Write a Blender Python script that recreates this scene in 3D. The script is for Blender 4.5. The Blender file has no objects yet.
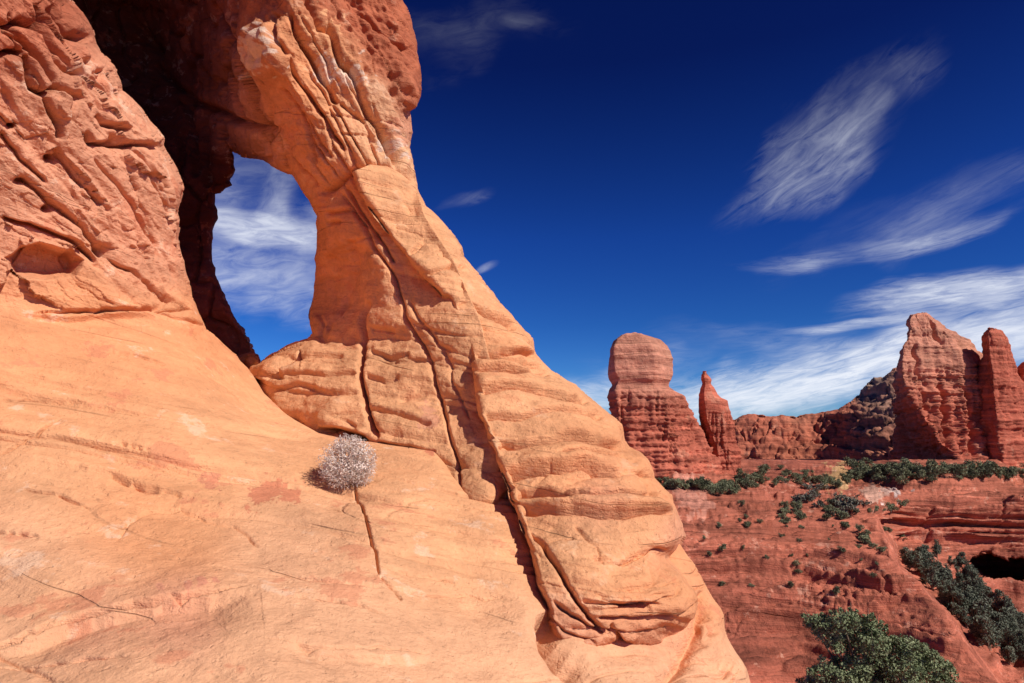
import bpy, math, random
import numpy as np
from mathutils import Vector
from mathutils.bvhtree import BVHTree

C = bpy.context.scene
COL = C.collection
# ------------------------------------------------------------------ camera
F, CX, CY = 683.0, 512.0, 341.5          # focal length in pixels, image centre
PITCH = math.radians(8.0)
cam_d = bpy.data.cameras.new('camera'); cam = bpy.data.objects.new('camera', cam_d); COL.objects.link(cam)
cam_d.sensor_width = 36; cam_d.lens = 36 * F / 1024
cam_d.clip_start = 0.1; cam_d.clip_end = 20000
cam.location = (0, 0, 0); cam.rotation_euler = (math.pi / 2 + PITCH, 0, 0)
C.camera = cam
# ------------------------------------------------------------------ light
SUN_EL, SUN_AZ = 40.0, 124.0             # azimuth clockwise from +Y
el, az = math.radians(SUN_EL), math.radians(SUN_AZ)
sun_v = Vector((math.sin(az) * math.cos(el), math.cos(az) * math.cos(el), math.sin(el)))
sl = bpy.data.lights.new('sun', 'SUN'); sl.energy = 4.4; sl.angle = math.radians(0.5); sl.color = (1.0, 0.94, 0.86)
so = bpy.data.objects.new('sun', sl); COL.objects.link(so)
so.rotation_euler = sun_v.to_track_quat('Z', 'Y').to_euler()
C.view_settings.view_transform = 'Standard'; C.view_settings.look = 'None'
C.view_settings.exposure = 0.14; C.view_settings.gamma = 1.0
try: C.view_settings.use_curve_mapping = False
except Exception: pass

cp, sp = math.cos(PITCH), math.sin(PITCH)
def ray(u, v):
    """direction through a point of view, scaled so that its depth is 1"""
    u = np.asarray(u, float); v = np.asarray(v, float)
    x = (u - CX) / F; yu = -(v - CY) / F
    return np.stack([x, cp - yu * sp, sp + yu * cp], -1)

# ------------------------------------------------------------------ world
W = bpy.data.worlds.new('World'); C.world = W; W.use_nodes = True
nt = W.node_tree; nt.nodes.clear(); N = nt.nodes; LK = nt.links
class G:
    """tiny helper for node graphs"""
    def __init__(s, tree): s.t = tree
    def node(s, kind, **kw):
        n = s.t.nodes.new(kind)
        for k, v in kw.items(): setattr(n, k, v)
        return n
    def put(s, sock, val):
        if hasattr(val, 'is_output') : s.t.links.new(val, sock)
        else: sock.default_value = val
    def m(s, op, a, b=None, c=None, clamp=False):
        n = s.node('ShaderNodeMath', operation=op, use_clamp=clamp)
        s.put(n.inputs[0], a)
        if b is not None: s.put(n.inputs[1], b)
        if c is not None: s.put(n.inputs[2], c)
        return n.outputs[0]
    def dot(s, a, vec):
        n = s.node('ShaderNodeVectorMath', operation='DOT_PRODUCT')
        s.put(n.inputs[0], a); n.inputs[1].default_value = vec
        return n.outputs['Value']
    def comb(s, x, y, z):
        n = s.node('ShaderNodeCombineXYZ')
        for i, q in enumerate((x, y, z)): s.put(n.inputs[i], q)
        return n.outputs[0]
    def noise(s, vec, scale, detail=4, rough=0.55, dist=0.0):
        n = s.node('ShaderNodeTexNoise'); s.put(n.inputs['Vector'], vec)
        n.inputs['Scale'].default_value = scale; n.inputs['Detail'].default_value = detail
        n.inputs['Roughness'].default_value = rough; n.inputs['Distortion'].default_value = dist
        return n.outputs['Fac']
    def mapr(s, val, a, b, c=0.0, d=1.0, smooth=False):
        n = s.node('ShaderNodeMapRange'); n.clamp = True
        if smooth: n.interpolation_type = 'SMOOTHSTEP'
        s.put(n.inputs[0], val)
        for i, q in enumerate((a, b, c, d)): n.inputs[i + 1].default_value = q
        return n.outputs[0]
    def mix(s, fac, a, b, mode='MIX'):
        n = s.node('ShaderNodeMix', data_type='RGBA', blend_type=mode)
        s.put(n.inputs[0], fac); s.put(n.inputs[6], a); s.put(n.inputs[7], b)
        return n.outputs[2]
g = G(nt)
sky = g.node('ShaderNodeTexSky', sky_type='NISHITA'); sky.sun_disc = False
sky.sun_elevation = el; sky.sun_rotation = az
sky.altitude = 1500; sky.air_density = 1.0; sky.dust_density = 0.3; sky.ozone_density = 3.0
dirv = g.node('ShaderNodeTexCoord').outputs['Generated']
gam = g.node('ShaderNodeGamma'); LK.new(sky.outputs[0], gam.inputs[0]); gam.inputs[1].default_value = 1.35
# polarised slide-film blue: a filter over the clear sky, deeper overhead
zup = g.dot(dirv, (0, 0, 1))
filt_fac = g.mapr(zup, -0.02, 0.50, smooth=False)
ramp = g.node('ShaderNodeValToRGB'); LK.new(filt_fac, ramp.inputs[0])
cr = ramp.color_ramp; cr.elements[0].position = 0.0; cr.elements[0].color = (0.15, 0.29, 0.46, 1)
cr.elements[1].position = 1.0; cr.elements[1].color = (0.026, 0.060, 0.22, 1)
e = cr.elements.new(0.35); e.color = (0.066, 0.187, 0.39, 1)
e = cr.elements.new(0.58); e.color = (0.050, 0.155, 0.40, 1)
skyc = g.mix(1.0, gam.outputs[0], ramp.outputs[0], 'MULTIPLY')
cloud_total = None
CLOUDS = [  # centre px, half length, half width, screen-up angle deg, bend, strength, fibre stretch, seed
    (822, 146, 115, 40, 38, 0.03, 0.36, 4.0, 1.0),
    (880, 95, 55, 16, 40, 0.00, 0.22, 2.4, 1.7),
    (880, 252, 128, 11, 11, 0.10, 0.55, 7.0, 2.0),
    (880, 232, 110, 26, 24, 0.06, 0.10, 5.0, 2.6),
    (850, 372, 235, 40, 14, 0.00, 1.05, 6.0, 3.0),
    (735, 398, 120, 17, 6, 0.00, 0.75, 7.0, 3.6),
    (965, 292, 110, 20, 8, 0.00, 0.85, 7.0, 4.0),
    (1000, 335, 120, 30, 10, 0.00, 0.8, 5.0, 4.4),
    (865, 323, 80, 6, 6, 0.00, 0.7, 8.0, 5.0),
    (592, 396, 75, 24, -6, 0.00, 0.7, 4.0, 6.0),
    (262, 232, 95, 19, -3, 0.00, 0.85, 4.0, 7.0),
    (285, 192, 55, 22, 52, 0.00, 0.42, 2.2, 8.0),
    (245, 235, 150, 95, 5, 0.00, 0.42, 3.0, 8.6),
    (262, 278, 85, 8, 4, 0.00, 0.4, 6.0, 9.0),
    (465, 201, 30, 7, 17, 0.00, 0.2, 4.0, 10.0),
    (487, 268, 13, 5, 20, 0.00, 0.55, 3.0, 11.0),
    (455, 35, 110, 40, 10, 0.00, 0.06, 3.0, 12.0),
    (520, 22, 26, 7, 0, 0.00, 0.10, 3.0, 13.0),
    (960, 200, 120, 22, 25, 0.00, 0.16, 6.0, 14.0),
    (740, 350, 150, 30, 4, 0.00, 0.20, 6.0, 15.0),
]
for (px, py, hl, hw, ang, bend, st, fib, sd) in CLOUDS:
    c = ray(px, py); c /= np.linalg.norm(c)
    a = math.radians(ang); q = ray(px + math.cos(a) * 10, py - math.sin(a) * 10); q /= np.linalg.norm(q)
    t1 = q - c * q.dot(c); t1 /= np.linalg.norm(t1); t2 = np.cross(c, t1)
    if t2[2] < 0: t2 = -t2
    cz = g.m('MAXIMUM', g.dot(dirv, tuple(c)), 0.02)
    s_ = g.m('DIVIDE', g.dot(dirv, tuple(t1)), cz); t_ = g.m('DIVIDE', g.dot(dirv, tuple(t2)), cz)
    k = 1.0 / (np.linalg.norm(ray(px, py)))      # pixels to tangent units at that place
    L_, W_ = hl / F * k, hw / F * k
    if bend: t_ = g.m('SUBTRACT', t_, g.m('MULTIPLY', g.m('POWER', g.m('DIVIDE', s_, L_), 2.0), bend * L_))
    vec = g.comb(g.m('MULTIPLY', s_, 9.0), g.m('MULTIPLY', t_, 9.0 * fib), sd * 7.3)
    n1 = g.noise(vec, 2.3, 8, 0.66, 0.8)
    wob = g.noise(g.comb(g.m('MULTIPLY', s_, 6.0), g.m('MULTIPLY', t_, 6.0), sd * 3.1), 1.5, 2, 0.5)
    wv = g.m('MULTIPLY', g.m('SUBTRACT', wob, 0.5), (2.2 if st > .6 else 3.0))
    sn = g.m('DIVIDE', s_, L_); tn = g.m('ADD', g.m('DIVIDE', t_, W_), wv)
    r2 = g.m('ADD', g.m('MULTIPLY', sn, sn), g.m('MULTIPLY', tn, tn))
    msk = g.mapr(r2, 1.5, -0.35, 0.0, 1.0, smooth=True)
    dens = g.mapr(g.m('ADD', n1, g.m('MULTIPLY', msk, 0.26)), 0.38 if st > .6 else 0.42, 0.84 if st > .6 else 0.92)
    if st < .6: dens = g.m('MULTIPLY', dens, g.mapr(wob, .36, .58, .25, 1.15))
    front = g.mapr(g.dot(dirv, tuple(c)), 0.1, 0.2)
    one = g.m('MULTIPLY', g.m('MULTIPLY', g.m('MULTIPLY', dens, msk), st), front, clamp=True)
    if cloud_total is None: cloud_total = one
    else:   # screen blend
        cloud_total = g.m('SUBTRACT', 1.0, g.m('MULTIPLY', g.m('SUBTRACT', 1.0, cloud_total), g.m('SUBTRACT', 1.0, one)))
final = g.mix(g.m('MULTIPLY', cloud_total, 0.95), skyc, (8.2, 8.5, 9.2, 1))
bg = g.node('ShaderNodeBackground'); LK.new(final, bg.inputs[0]); bg.inputs[1].default_value = 0.10
wo = g.node('ShaderNodeOutputWorld'); LK.new(bg.outputs[0], wo.inputs[0])

# ------------------------------------------------------------------ numeric noise
_rng = np.random.RandomState(7)
PERM = np.concatenate([_rng.permutation(256)] * 3)
GR = _rng.normal(size=(256, 3)); GR /= np.linalg.norm(GR, axis=1)[:, None]
def noise3(P, seed=0):
    P = P + np.array([seed * 17.13, seed * 5.71, seed * 11.37])
    I = np.floor(P).astype(np.int64); f = P - I; I &= 255
    w = f * f * f * (f * (f * 6 - 15) + 10)
    out = np.zeros(len(P))
    for dx in (0, 1):
        wx = w[:, 0] if dx else 1 - w[:, 0]; hx = PERM[(I[:, 0] + dx) & 255]
        for dy in (0, 1):
            wy = w[:, 1] if dy else 1 - w[:, 1]; hy = PERM[hx + ((I[:, 1] + dy) & 255)]
            for dz in (0, 1):
                wz = w[:, 2] if dz else 1 - w[:, 2]; h = PERM[hy + ((I[:, 2] + dz) & 255)]
                gg = GR[h]
                out += wx * wy * wz * (gg[:, 0] * (f[:, 0] - dx) + gg[:, 1] * (f[:, 1] - dy) + gg[:, 2] * (f[:, 2] - dz))
    return out * 1.6
def fbm(P, o=4, seed=0, gain=0.5, lac=2.03):
    r = 0; a = 1.0; Q = P
    for i in range(o):
        r = r + a * noise3(Q, seed + i * 3); Q = Q * lac; a *= gain
    return r
def ridged(P, o=3, seed=0):
    r = 0; a = 1.0; Q = P
    for i in range(o):
        r = r + a * (1 - 2 * np.abs(noise3(Q, seed + i * 3))); Q = Q * 2.1; a *= 0.5
    return r
def worley(P, seed=0):
    """F1, F2-F1 and a random value of the nearest cell"""
    P = P + seed * 3.77
    I = np.floor(P).astype(np.int64); n = len(P)
    f1 = np.full(n, 9.0); f2 = np.full(n, 9.0); idv = np.zeros(n)
    RV = np.random.RandomState(3 + seed).rand(256, 4)
    for dx in (-1, 0, 1):
        for dy in (-1, 0, 1):
            for dz in (-1, 0, 1):
                J = I + np.array([dx, dy, dz]); h = PERM[PERM[PERM[J[:, 0] & 255] + (J[:, 1] & 255)] + (J[:, 2] & 255)]
                q = J + RV[h, :3]; d = np.sqrt(((q - P) ** 2).sum(1))
                near = d < f1
                f2 = np.where(near, f1, np.minimum(f2, d)); idv = np.where(near, RV[h, 3], idv); f1 = np.where(near, d, f1)
    return f1, f2 - f1, idv
def facets(P, seed=0):
    """flat tilted faces meeting at sharp arrises"""
    P = P + seed * 5.31; I = np.floor(P).astype(np.int64); n = len(P)
    best = np.full(n, 9.0); val = np.zeros(n); RV = np.random.RandomState(30 + seed).rand(256, 7)
    for dx in (-1, 0, 1):
        for dy in (-1, 0, 1):
            for dz in (-1, 0, 1):
                J = I + np.array([dx, dy, dz]); h = PERM[PERM[PERM[J[:, 0] & 255] + (J[:, 1] & 255)] + (J[:, 2] & 255)]
                q = P - (J + RV[h, :3]); d = (q ** 2).sum(1); k = d < best
                t = ((RV[h, 3:6] - .5) * q).sum(1) * 1.6 + (RV[h, 6] - .5) * .8
                val = np.where(k, t, val); best = np.where(k, d, best)
    return val
def line1(s, seed, freq):
    q = np.zeros((len(s), 3)); q[:, 0] = s * freq; q[:, 1] = seed * 3.3; q[:, 2] = seed * 1.7
    return noise3(q, seed)
def strata(s, P, freqs, amps, seed=0, sharp=4.0, lat=0.25):
    """ledges along a bedding coordinate; they fade in and out sideways"""
    r = 0
    for i, (fq, am) in enumerate(zip(freqs, amps)):
        q = np.zeros((len(s), 3)); q[:, 0] = P[:, 0] * lat * fq * 0.12; q[:, 1] = P[:, 1] * lat * fq * 0.12; q[:, 2] = s * fq
        v = noise3(q, seed + i * 5)
        r = r + am * np.tanh(v * sharp)
    return r
def sstep(x, a, b):
    t = np.clip((x - a) / (b - a), 0, 1); return t * t * (3 - 2 * t)

def pillow(s, P, fq, seed, lat=0.10):
    """rounded courses of stone with a sharp crease between them"""
    q = np.stack([P[:, 0] * lat, P[:, 1] * lat, s * fq], 1)
    return np.sqrt(np.abs(noise3(q, seed)) + .002)
def hairs(P, scale, width, seed, mfreq=0.5, thr=0.0):
    """thin broken fissures where a stretched noise changes sign"""
    v = noise3(P * np.array(scale), seed) + 0.12 * noise3(P * np.array(scale) * 4, seed + 1)
    return np.exp(-(v / width) ** 2) * sstep(noise3(P * mfreq, seed + 2), thr, thr + .25)
# ------------------------------------------------------------------ outlines and relief
def seg_dist(U, V, poly, closed=False):
    """distance, nearest point, side (+ = below a line drawn left to right), fraction along"""
    P = np.array(poly, float); A = P; B = np.roll(P, -1, 0)
    if not closed: A, B = P[:-1], P[1:]
    n = len(A); best = np.full(U.shape, 1e9); nx = np.zeros(U.shape); ny = np.zeros(U.shape)
    sd = np.zeros(U.shape); fr = np.zeros(U.shape)
    for i in range(n):
        ax, ay = A[i]; bx, by = B[i]; dx, dy = bx - ax, by - ay; L2 = dx * dx + dy * dy + 1e-9
        t = np.clip(((U - ax) * dx + (V - ay) * dy) / L2, 0, 1)
        qx, qy = ax + t * dx, ay + t * dy; d = np.hypot(U - qx, V - qy); k = d < best
        best = np.where(k, d, best); nx = np.where(k, qx, nx); ny = np.where(k, qy, ny)
        s = np.sign(dx * (V - ay) - dy * (U - ax)); sd = np.where(k, s, sd); fr = np.where(k, (i + t) / n, fr)
    return best, nx, ny, sd, fr
def inside(U, V, poly):
    P = np.array(poly, float); r = np.zeros(U.shape, bool); n = len(P); j = n - 1
    for i in range(n):
        xi, yi = P[i]; xj, yj = P[j]
        c = ((yi > V) != (yj > V)) & (U < (xj - xi) * (V - yi) / (yj - yi + 1e-12) + xi)
        r ^= c; j = i
    return r
def jag(poly, step=7.0, amp=1.6, seed=1, closed=True):
    """breaks the straight runs of a traced outline into small natural irregularities"""
    rs = np.random.RandomState(seed); P = [np.array(p, float) for p in poly]; out = []; prev = 0.0
    n = len(P)
    for i in range(n if closed else n - 1):
        a, b = P[i], P[(i + 1) % n]; L = np.linalg.norm(b - a); k = max(1, int(L / step))
        nr = np.array([-(b - a)[1], (b - a)[0]]) / (L + 1e-9)
        for j in range(k):
            q = a + (b - a) * j / k
            prev = 0.55 * prev + rs.normal() * 0.75
            out.append(tuple(q + nr * prev * amp * (1 if j else 0.4)))
    if not closed: out.append(tuple(P[-1]))
    return out
class TPS:
    def __init__(s, pts, reg=1e-4):
        P = np.array([[p[0] / 100., p[1] / 100.] for p in pts]); z = np.array([1.0 / p[2] for p in pts])
        s.zs = np.mean(z); z = z / s.zs
        n = len(P); K = s.k(np.linalg.norm(P[:, None] - P[None], axis=2)) + np.eye(n) * reg
        A = np.zeros((n + 3, n + 3)); A[:n, :n] = K; A[:n, n] = 1; A[:n, n + 1:] = P; A[n, :n] = 1; A[n + 1:, :n] = P.T
        s.w = np.linalg.solve(A, np.concatenate([z, np.zeros(3)])); s.P = P
    @staticmethod
    def k(r): return np.where(r > 1e-9, r * r * np.log(np.maximum(r, 1e-9)), 0)
    def __call__(s, U, V):
        u = U / 100.; v = V / 100.; n = len(s.P)
        o = s.w[n] + s.w[n + 1] * u + s.w[n + 2] * v
        for i in range(n): o = o + s.w[i] * s.k(np.hypot(u - s.P[i, 0], v - s.P[i, 1]))
        return 1.0 / np.maximum(o * s.zs, 1e-4)
def zones(U, V, pts, width=45.0, jit=0):
    """real colour of the stone, blended between named places"""
    num = np.zeros(U.shape + (3,)); den = np.full(U.shape, 1e-9)
    for (x, y, w, c) in pts:
        k = np.exp(-((U - x) ** 2 + (V - y) ** 2) / (2 * (width * w) ** 2))
        if w < .31:
            near = k > .01; kk = np.zeros(U.shape); q = np.stack([U[near] * .09, V[near] * .14, np.full(near.sum(), x * .37)], -1)
            kk[near] = 14.0 * sstep(k[near] + .55 * fbm(q, 4, 3, .6), .50, .60); k = kk
        k = k + 1e-7 / (1 + ((U - x) ** 2 + (V - y) ** 2))
        num += k[..., None] * np.array(c); den += k
    return num / den[..., None]
def link_mesh(name, verts, faces, mat, parent=None, col=None, smooth=True):
    me = bpy.data.meshes.new(name)
    faces = np.asarray(faces); nv = faces.shape[1]
    me.vertices.add(len(verts)); me.vertices.foreach_set('co', np.asarray(verts, np.float32).ravel())
    me.loops.add(faces.size); me.loops.foreach_set('vertex_index', faces.astype(np.int32).ravel())
    me.polygons.add(len(faces)); me.polygons.foreach_set('loop_start', np.arange(0, faces.size, nv, dtype=np.int32))
    me.polygons.foreach_set('loop_total', np.full(len(faces), nv, np.int32))
    if smooth: me.polygons.foreach_set('use_smooth', np.ones(len(faces), bool))
    me.update(calc_edges=True); me.validate()
    if col is not None:
        at = me.color_attributes.new('stone', 'FLOAT_COLOR', 'POINT')
        at.data.foreach_set('color', np.concatenate([col, np.ones((len(col), 1))], 1).astype(np.float32).ravel())
    if mat: me.materials.append(mat)
    o = bpy.data.objects.new(name, me); COL.objects.link(o)
    if parent: o.parent = parent
    return o
def vnormals(P, Fc):
    n = np.zeros_like(P)
    a = P[Fc[:, 2]] - P[Fc[:, 0]]; b = P[Fc[:, 3]] - P[Fc[:, 1]]; fn = np.cross(a, b)
    fn /= (np.linalg.norm(fn, axis=1)[:, None] + 1e-12)
    for i in range(4): np.add.at(n, Fc[:, i], fn)
    return n / (np.linalg.norm(n, axis=1)[:, None] + 1e-12)
def groove(U, V, lines):
    """lines: (points, width px, depth m, kind) -> metres pushed in; kind 'v' crack, 'l' undercut ledge"""
    r = np.zeros(U.shape)
    for (pl, w, dp, kind) in lines:
        pl = jag(pl, 9, 1.1, seed=int(pl[0][0]) % 97 + 3, closed=False)
        A = np.array(pl); m = 5 * w + 25
        k = np.where((U > A[:, 0].min() - m) & (U < A[:, 0].max() + m) & (V > A[:, 1].min() - m) & (V < A[:, 1].max() + m))[0]
        if len(k) == 0: continue
        d, _, _, s, fr = seg_dist(U[k], V[k], pl)
        end = sstep(fr, 0.0, 0.08) * (1 - sstep(fr, 0.92, 1.0)) * (d < 6 * w)
        end = np.maximum(end, 0)
        if kind == 'v': q = np.exp(-(d / w) ** 1.5)
        elif kind == 'b':
            sq = np.maximum(d * s, 0) / w; end = sstep(fr, 0, .25) * (1 - sstep(fr, .75, 1)); q = np.minimum(sq / .25, 1) * np.exp(-(np.maximum(sq - .25, 0) / 1.2) ** 2)
        elif kind == 'n':
            sq = d * s; sg = 1 / (1 + np.exp(-np.clip(sq / 0.8, -20, 20)))
            tp = sstep(fr, 0, .35) * (1 - sstep(fr, .6, 1)); vary = .55 + .45 * np.sin(fr * 9 + pl[0][0]) * np.sin(fr * 23 + 1)
            q = 2.0 * vary * np.exp(-(sq / ((0.22 * w + .25) * tp + .35)) ** 2) + .22 * sg * np.exp(-np.maximum(sq, 0) / (w * 5))
        else:
            sq = d * s; sg = 1 / (1 + np.exp(-np.clip(sq / 0.9, -20, 20)))
            q = 0.5 * sg * np.exp(-np.maximum(sq, 0) / (w * 2.6)) + 0.85 * np.exp(-((sq - 1.3) / (0.45 * w + 0.7)) ** 2) - 0.2 * (1 - sg) * np.exp(-(d / (w * 3)) ** 2)
        r[k] += dp * q * end
    return r
def relief(name, outer, holes, depth, step, thick, rounds, disp, mat, colpts, parent=None, nwall=8, edamp=0.3, cw=45.0):
    """a closed rock body: worked front face, walls running back, and a rear face"""
    O = np.array(outer); u0, v0 = O.min(0) - step; u1, v1 = O.max(0) + step
    def axis(a, b, lo, hi):
        big = 6.0; parts = []
        if a < lo: parts.append(np.linspace(a, lo, max(2, int((lo - a) / big) + 1))[:-1])
        f0, f1 = max(a, lo), min(b, hi); parts.append(np.arange(f0, f1, step))
        if b > hi: parts.append(np.linspace(f1, b, max(2, int((b - f1) / big) + 1)))
        else: parts.append(np.array([f1, f1 + step]))
        return np.concatenate(parts)
    ax_u, ax_v = axis(u0, u1, -14, 1038), axis(v0, v1, -14, 697)
    U, V = np.meshgrid(ax_u, ax_v)
    su, sv = np.meshgrid(np.gradient(ax_u), np.gradient(ax_v)); lst = np.maximum(np.maximum(su, sv), step)
    Uc, Vc = (U[:-1, :-1] + U[1:, 1:]) / 2, (V[:-1, :-1] + V[1:, 1:]) / 2
    def ins(a, b):
        r = inside(a, b, outer)
        for h in holes: r &= ~inside(a, b, h)
        return r
    cell = ins(Uc, Vc)
    bd, bx, by = np.full(U.shape, 1e9), U.copy(), V.copy()
    for pl in [outer] + list(holes):
        d, x, y, _, _ = seg_dist(U, V, pl, True); k = d < bd
        bd = np.where(k, d, bd); bx = np.where(k, x, bx); by = np.where(k, y, by)
    vin = ins(U, V); snap = (bd < 0.62 * lst) | (~vin)
    snap &= bd < 1.7 * lst
    Us = np.where(snap, bx, U); Vs = np.where(snap, by, V); bd = np.where(snap, 0, bd)
    idx = np.arange(U.size).reshape(U.shape)
    a = idx[:-1, :-1][cell]; b = idx[1:, :-1][cell]; c = idx[1:, 1:][cell]; d4 = idx[:-1, 1:][cell]
    Fc = np.stack([a, b, c, d4], 1)
    used, inv = np.unique(Fc.ravel(), return_inverse=True); Fc = inv.reshape(Fc.shape)
    u, v = Us.ravel()[used], Vs.ravel()[used]
    D = depth(u, v); edge = bd.ravel()[used]
    for (pl, rp, rm, cl) in rounds:
        d, _, _, _, _ = seg_dist(u, v, pl, cl); t = np.clip(1 - d / rp, 0, 1)
        D = D + rm * (1 - np.sqrt(np.maximum(0, 1 - t * t)))
    n = len(u)
    E = np.concatenate([Fc[:, [0, 1]], Fc[:, [1, 2]], Fc[:, [2, 3]], Fc[:, [3, 0]]])
    key = E[:, 0] * n + E[:, 1]; rev = E[:, 1] * n + E[:, 0]
    be = E[~np.isin(key, rev)]
    bv = np.unique(be.ravel()); mp = -np.ones(n, int); mp[bv] = np.arange(len(bv)); nb = len(bv)
    allu, allv, allD, faces = [u], [v], [D], [Fc]
    prev = bv; base = n
    cu, cv_ = u[bv], v[bv]
    for j in range(1, nwall + 1):
        t = j / nwall
        if j < nwall:
            cur = base + np.arange(nb); base += nb
            allu.append(cu); allv.append(cv_); allD.append(D[bv] + thick * t ** 2.2)
            lut = cur
        else:
            lut = n + (nwall - 1) * nb + bv      # rear copy
        p = np.empty(n, int); p[bv] = prev; q = np.empty(n, int); q[bv] = lut
        faces.append(np.stack([p[be[:, 1]], p[be[:, 0]], q[be[:, 0]], q[be[:, 1]]], 1))
        prev = lut
    off = n + (nwall - 1) * nb
    allu.append(u); allv.append(v); allD.append(D + thick); faces.append(Fc[:, ::-1] + off)
    u = np.concatenate(allu); v = np.concatenate(allv); D = np.concatenate(allD); Fc = np.concatenate(faces)
    P = ray(u, v) * D[:, None]
    isback = np.zeros(len(u)); isback[n:] = 1
    nr = vnormals(P, Fc)
    if np.mean((nr[:n] * P[:n]).sum(1)) > 0: nr = -nr; Fc = Fc[:, ::-1]
    for _ in range(6):        # push along a smoothed direction so that edges do not fray
        fa = nr[Fc].mean(1); nr = np.zeros_like(nr)
        for i in range(4): np.add.at(nr, Fc[:, i], fa)
        nr /= np.linalg.norm(nr, axis=1)[:, None] + 1e-12
    damp = np.full(len(u), edamp); damp[:n] = edamp + (1 - edamp) * sstep(edge, 0, 9)
    P = P + nr * (disp(P, u, v, isback) * damp)[:, None]
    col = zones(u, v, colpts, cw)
    return link_mesh(name, P, Fc, mat, parent, col)

# ------------------------------------------------------------------ materials
def stone_mat(name, scale=1.0, var=0.22, bed=(0.0, 0.0, 1.0), bedfreq=6.0, bump=0.05, patch=0.25, patchcol=(0.42, 0.12, 0.06, 1), pale=(0.85, 0.62, 0.45, 1), palef=0.3, rough=0.92, flute=0.0, strat=0.35, warp=1.2, fiss=0.5, latm=.10):
    m = bpy.data.materials.new(name); m.use_nodes = True; t = m.node_tree; t.nodes.clear(); h = G(t)
    pos = h.node('ShaderNodeTexCoord').outputs['Object']
    att = h.node('ShaderNodeVertexColor'); att.layer_name = 'stone'; base = att.outputs[0]
    # bedding coordinate, gently warped
    s_ = h.dot(pos, bed)
    wv = h.noise(pos, 0.35 * scale, 3, 0.5)
    s2 = h.m('ADD', s_, h.m('MULTIPLY', wv, warp / scale))
    sx = h.node('ShaderNodeSeparateXYZ'); t.links.new(pos, sx.inputs[0])
    lay = h.comb(h.m('MULTIPLY', sx.outputs[0], latm * scale), h.m('MULTIPLY', sx.outputs[1], latm * scale), h.m('MULTIPLY', s2, scale))
    band = h.noise(lay, bedfreq, 5, 0.65)
    fine = h.noise(pos, 7 * scale, 8, 0.65)
    mid = h.noise(pos, 1.1 * scale, 5, 0.6)
    big = h.noise(pos, 0.3 * scale, 3, 0.5)
    v1 = h.mapr(band, 0.3, 0.7, 1 - strat * 0.55, 1 + strat * 0.35)
    v2 = h.mapr(mid, 0.3, 0.7, 1 - var, 1 + var * 0.7)
    v3 = h.mapr(fine, 0.3, 0.7, 1 - var * 0.9, 1 + var * 0.6)
    sp_ = h.mapr(h.noise(pos, 19 * scale, 3, .6), .62, .70, 1.0, .78)      # dark mineral flecks
    k = h.m('MULTIPLY', h.m('MULTIPLY', h.m('MULTIPLY', v1, v2), v3), sp_)
    kc = h.comb(k, k, k)
    c1 = h.mix(1.0, base, kc, 'MULTIPLY')
    pf = h.m('MULTIPLY', h.mapr(h.m('ADD', mid, h.m('MULTIPLY', fine, 0.35)), 0.78, 0.81), patch)
    c2 = h.mix(pf, c1, patchcol)
    lf = h.m('MULTIPLY', h.mapr(h.m('ADD', h.noise(pos, 1.7 * scale, 6, 0.7), h.m('MULTIPLY', band, 0.4)), 0.80, 0.855), palef)
    c3 = h.mix(lf, c2, pale)
    b = h.node('ShaderNodeBsdfPrincipled'); t.links.new(c3, b.inputs['Base Color'])
    b.inputs['Roughness'].default_value = rough
    b.inputs['Specular IOR Level'].default_value = 0.12
    # relief too fine for the mesh
    hgt = h.m('ADD', h.m('MULTIPLY', fine, 0.55), h.m('MULTIPLY', band, 0.9))
    grain = h.noise(pos, 26 * scale, 4, 0.7)
    hgt = h.m('ADD', hgt, h.m('MULTIPLY', grain, 0.22))
    pit = h.mapr(h.noise(pos, 16 * scale, 2, 0.5), 0.30, 0.38)
    hgt = h.m('ADD', hgt, h.m('MULTIPLY', pit, 0.10))
    lay2 = h.comb(h.m('MULTIPLY', sx.outputs[0], 0.10 * scale), h.m('MULTIPLY', sx.outputs[1], 0.10 * scale), h.m('MULTIPLY', s2, 2.0 * scale))
    fis = h.noise(lay2, 1.3, 0.6, .3, .0); msk = h.mapr(h.noise(pos, .8 * scale, 2, .5), .50, .60)
    cr_ = h.m('MULTIPLY', h.mapr(h.m('ABSOLUTE', h.m('SUBTRACT', fis, .5)), .0, .006, 1.0, 0.0), msk)
    hgt = h.m('SUBTRACT', hgt, h.m('MULTIPLY', cr_, fiss))
    bp = h.node('ShaderNodeBump'); bp.inputs['Strength'].default_value = 0.85; bp.inputs['Distance'].default_value = bump
    t.links.new(hgt, bp.inputs['Height']); t.links.new(bp.outputs[0], b.inputs['Normal'])
    o = h.node('ShaderNodeOutputMaterial'); t.links.new(b.outputs[0], o.inputs[0])
    return m
PALE = (0.82, 0.47, 0.265); ORA = (0.77, 0.335, 0.155); TAN = (0.80, 0.395, 0.195); RUS = (0.71, 0.325, 0.19)
RED = (0.47, 0.14, 0.07); DRED = (0.40, 0.115, 0.06); SHADE = (0.13, 0.035, 0.022); WHI = (0.80, 0.58, 0.44); SAL = (0.81, 0.425, 0.235)
M_arch = stone_mat('arch_stone', 1.0, 0.16, (0.12, -0.1, 0.98), 4.0, 0.09, 0.35, (0.55, 0.18, 0.09, 1), (0.85, 0.58, 0.38, 1), 0.25, strat=0.30, warp=.4)
M_red = stone_mat('red_sandstone', 0.05, 0.22, (0.0, 0.0, 1.0), 7.0, 1.6, 0.3, (0.34, 0.09, 0.05, 1), (0.62, 0.34, 0.22, 1), 0.35, strat=0.8, warp=.5, latm=.05)
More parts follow.
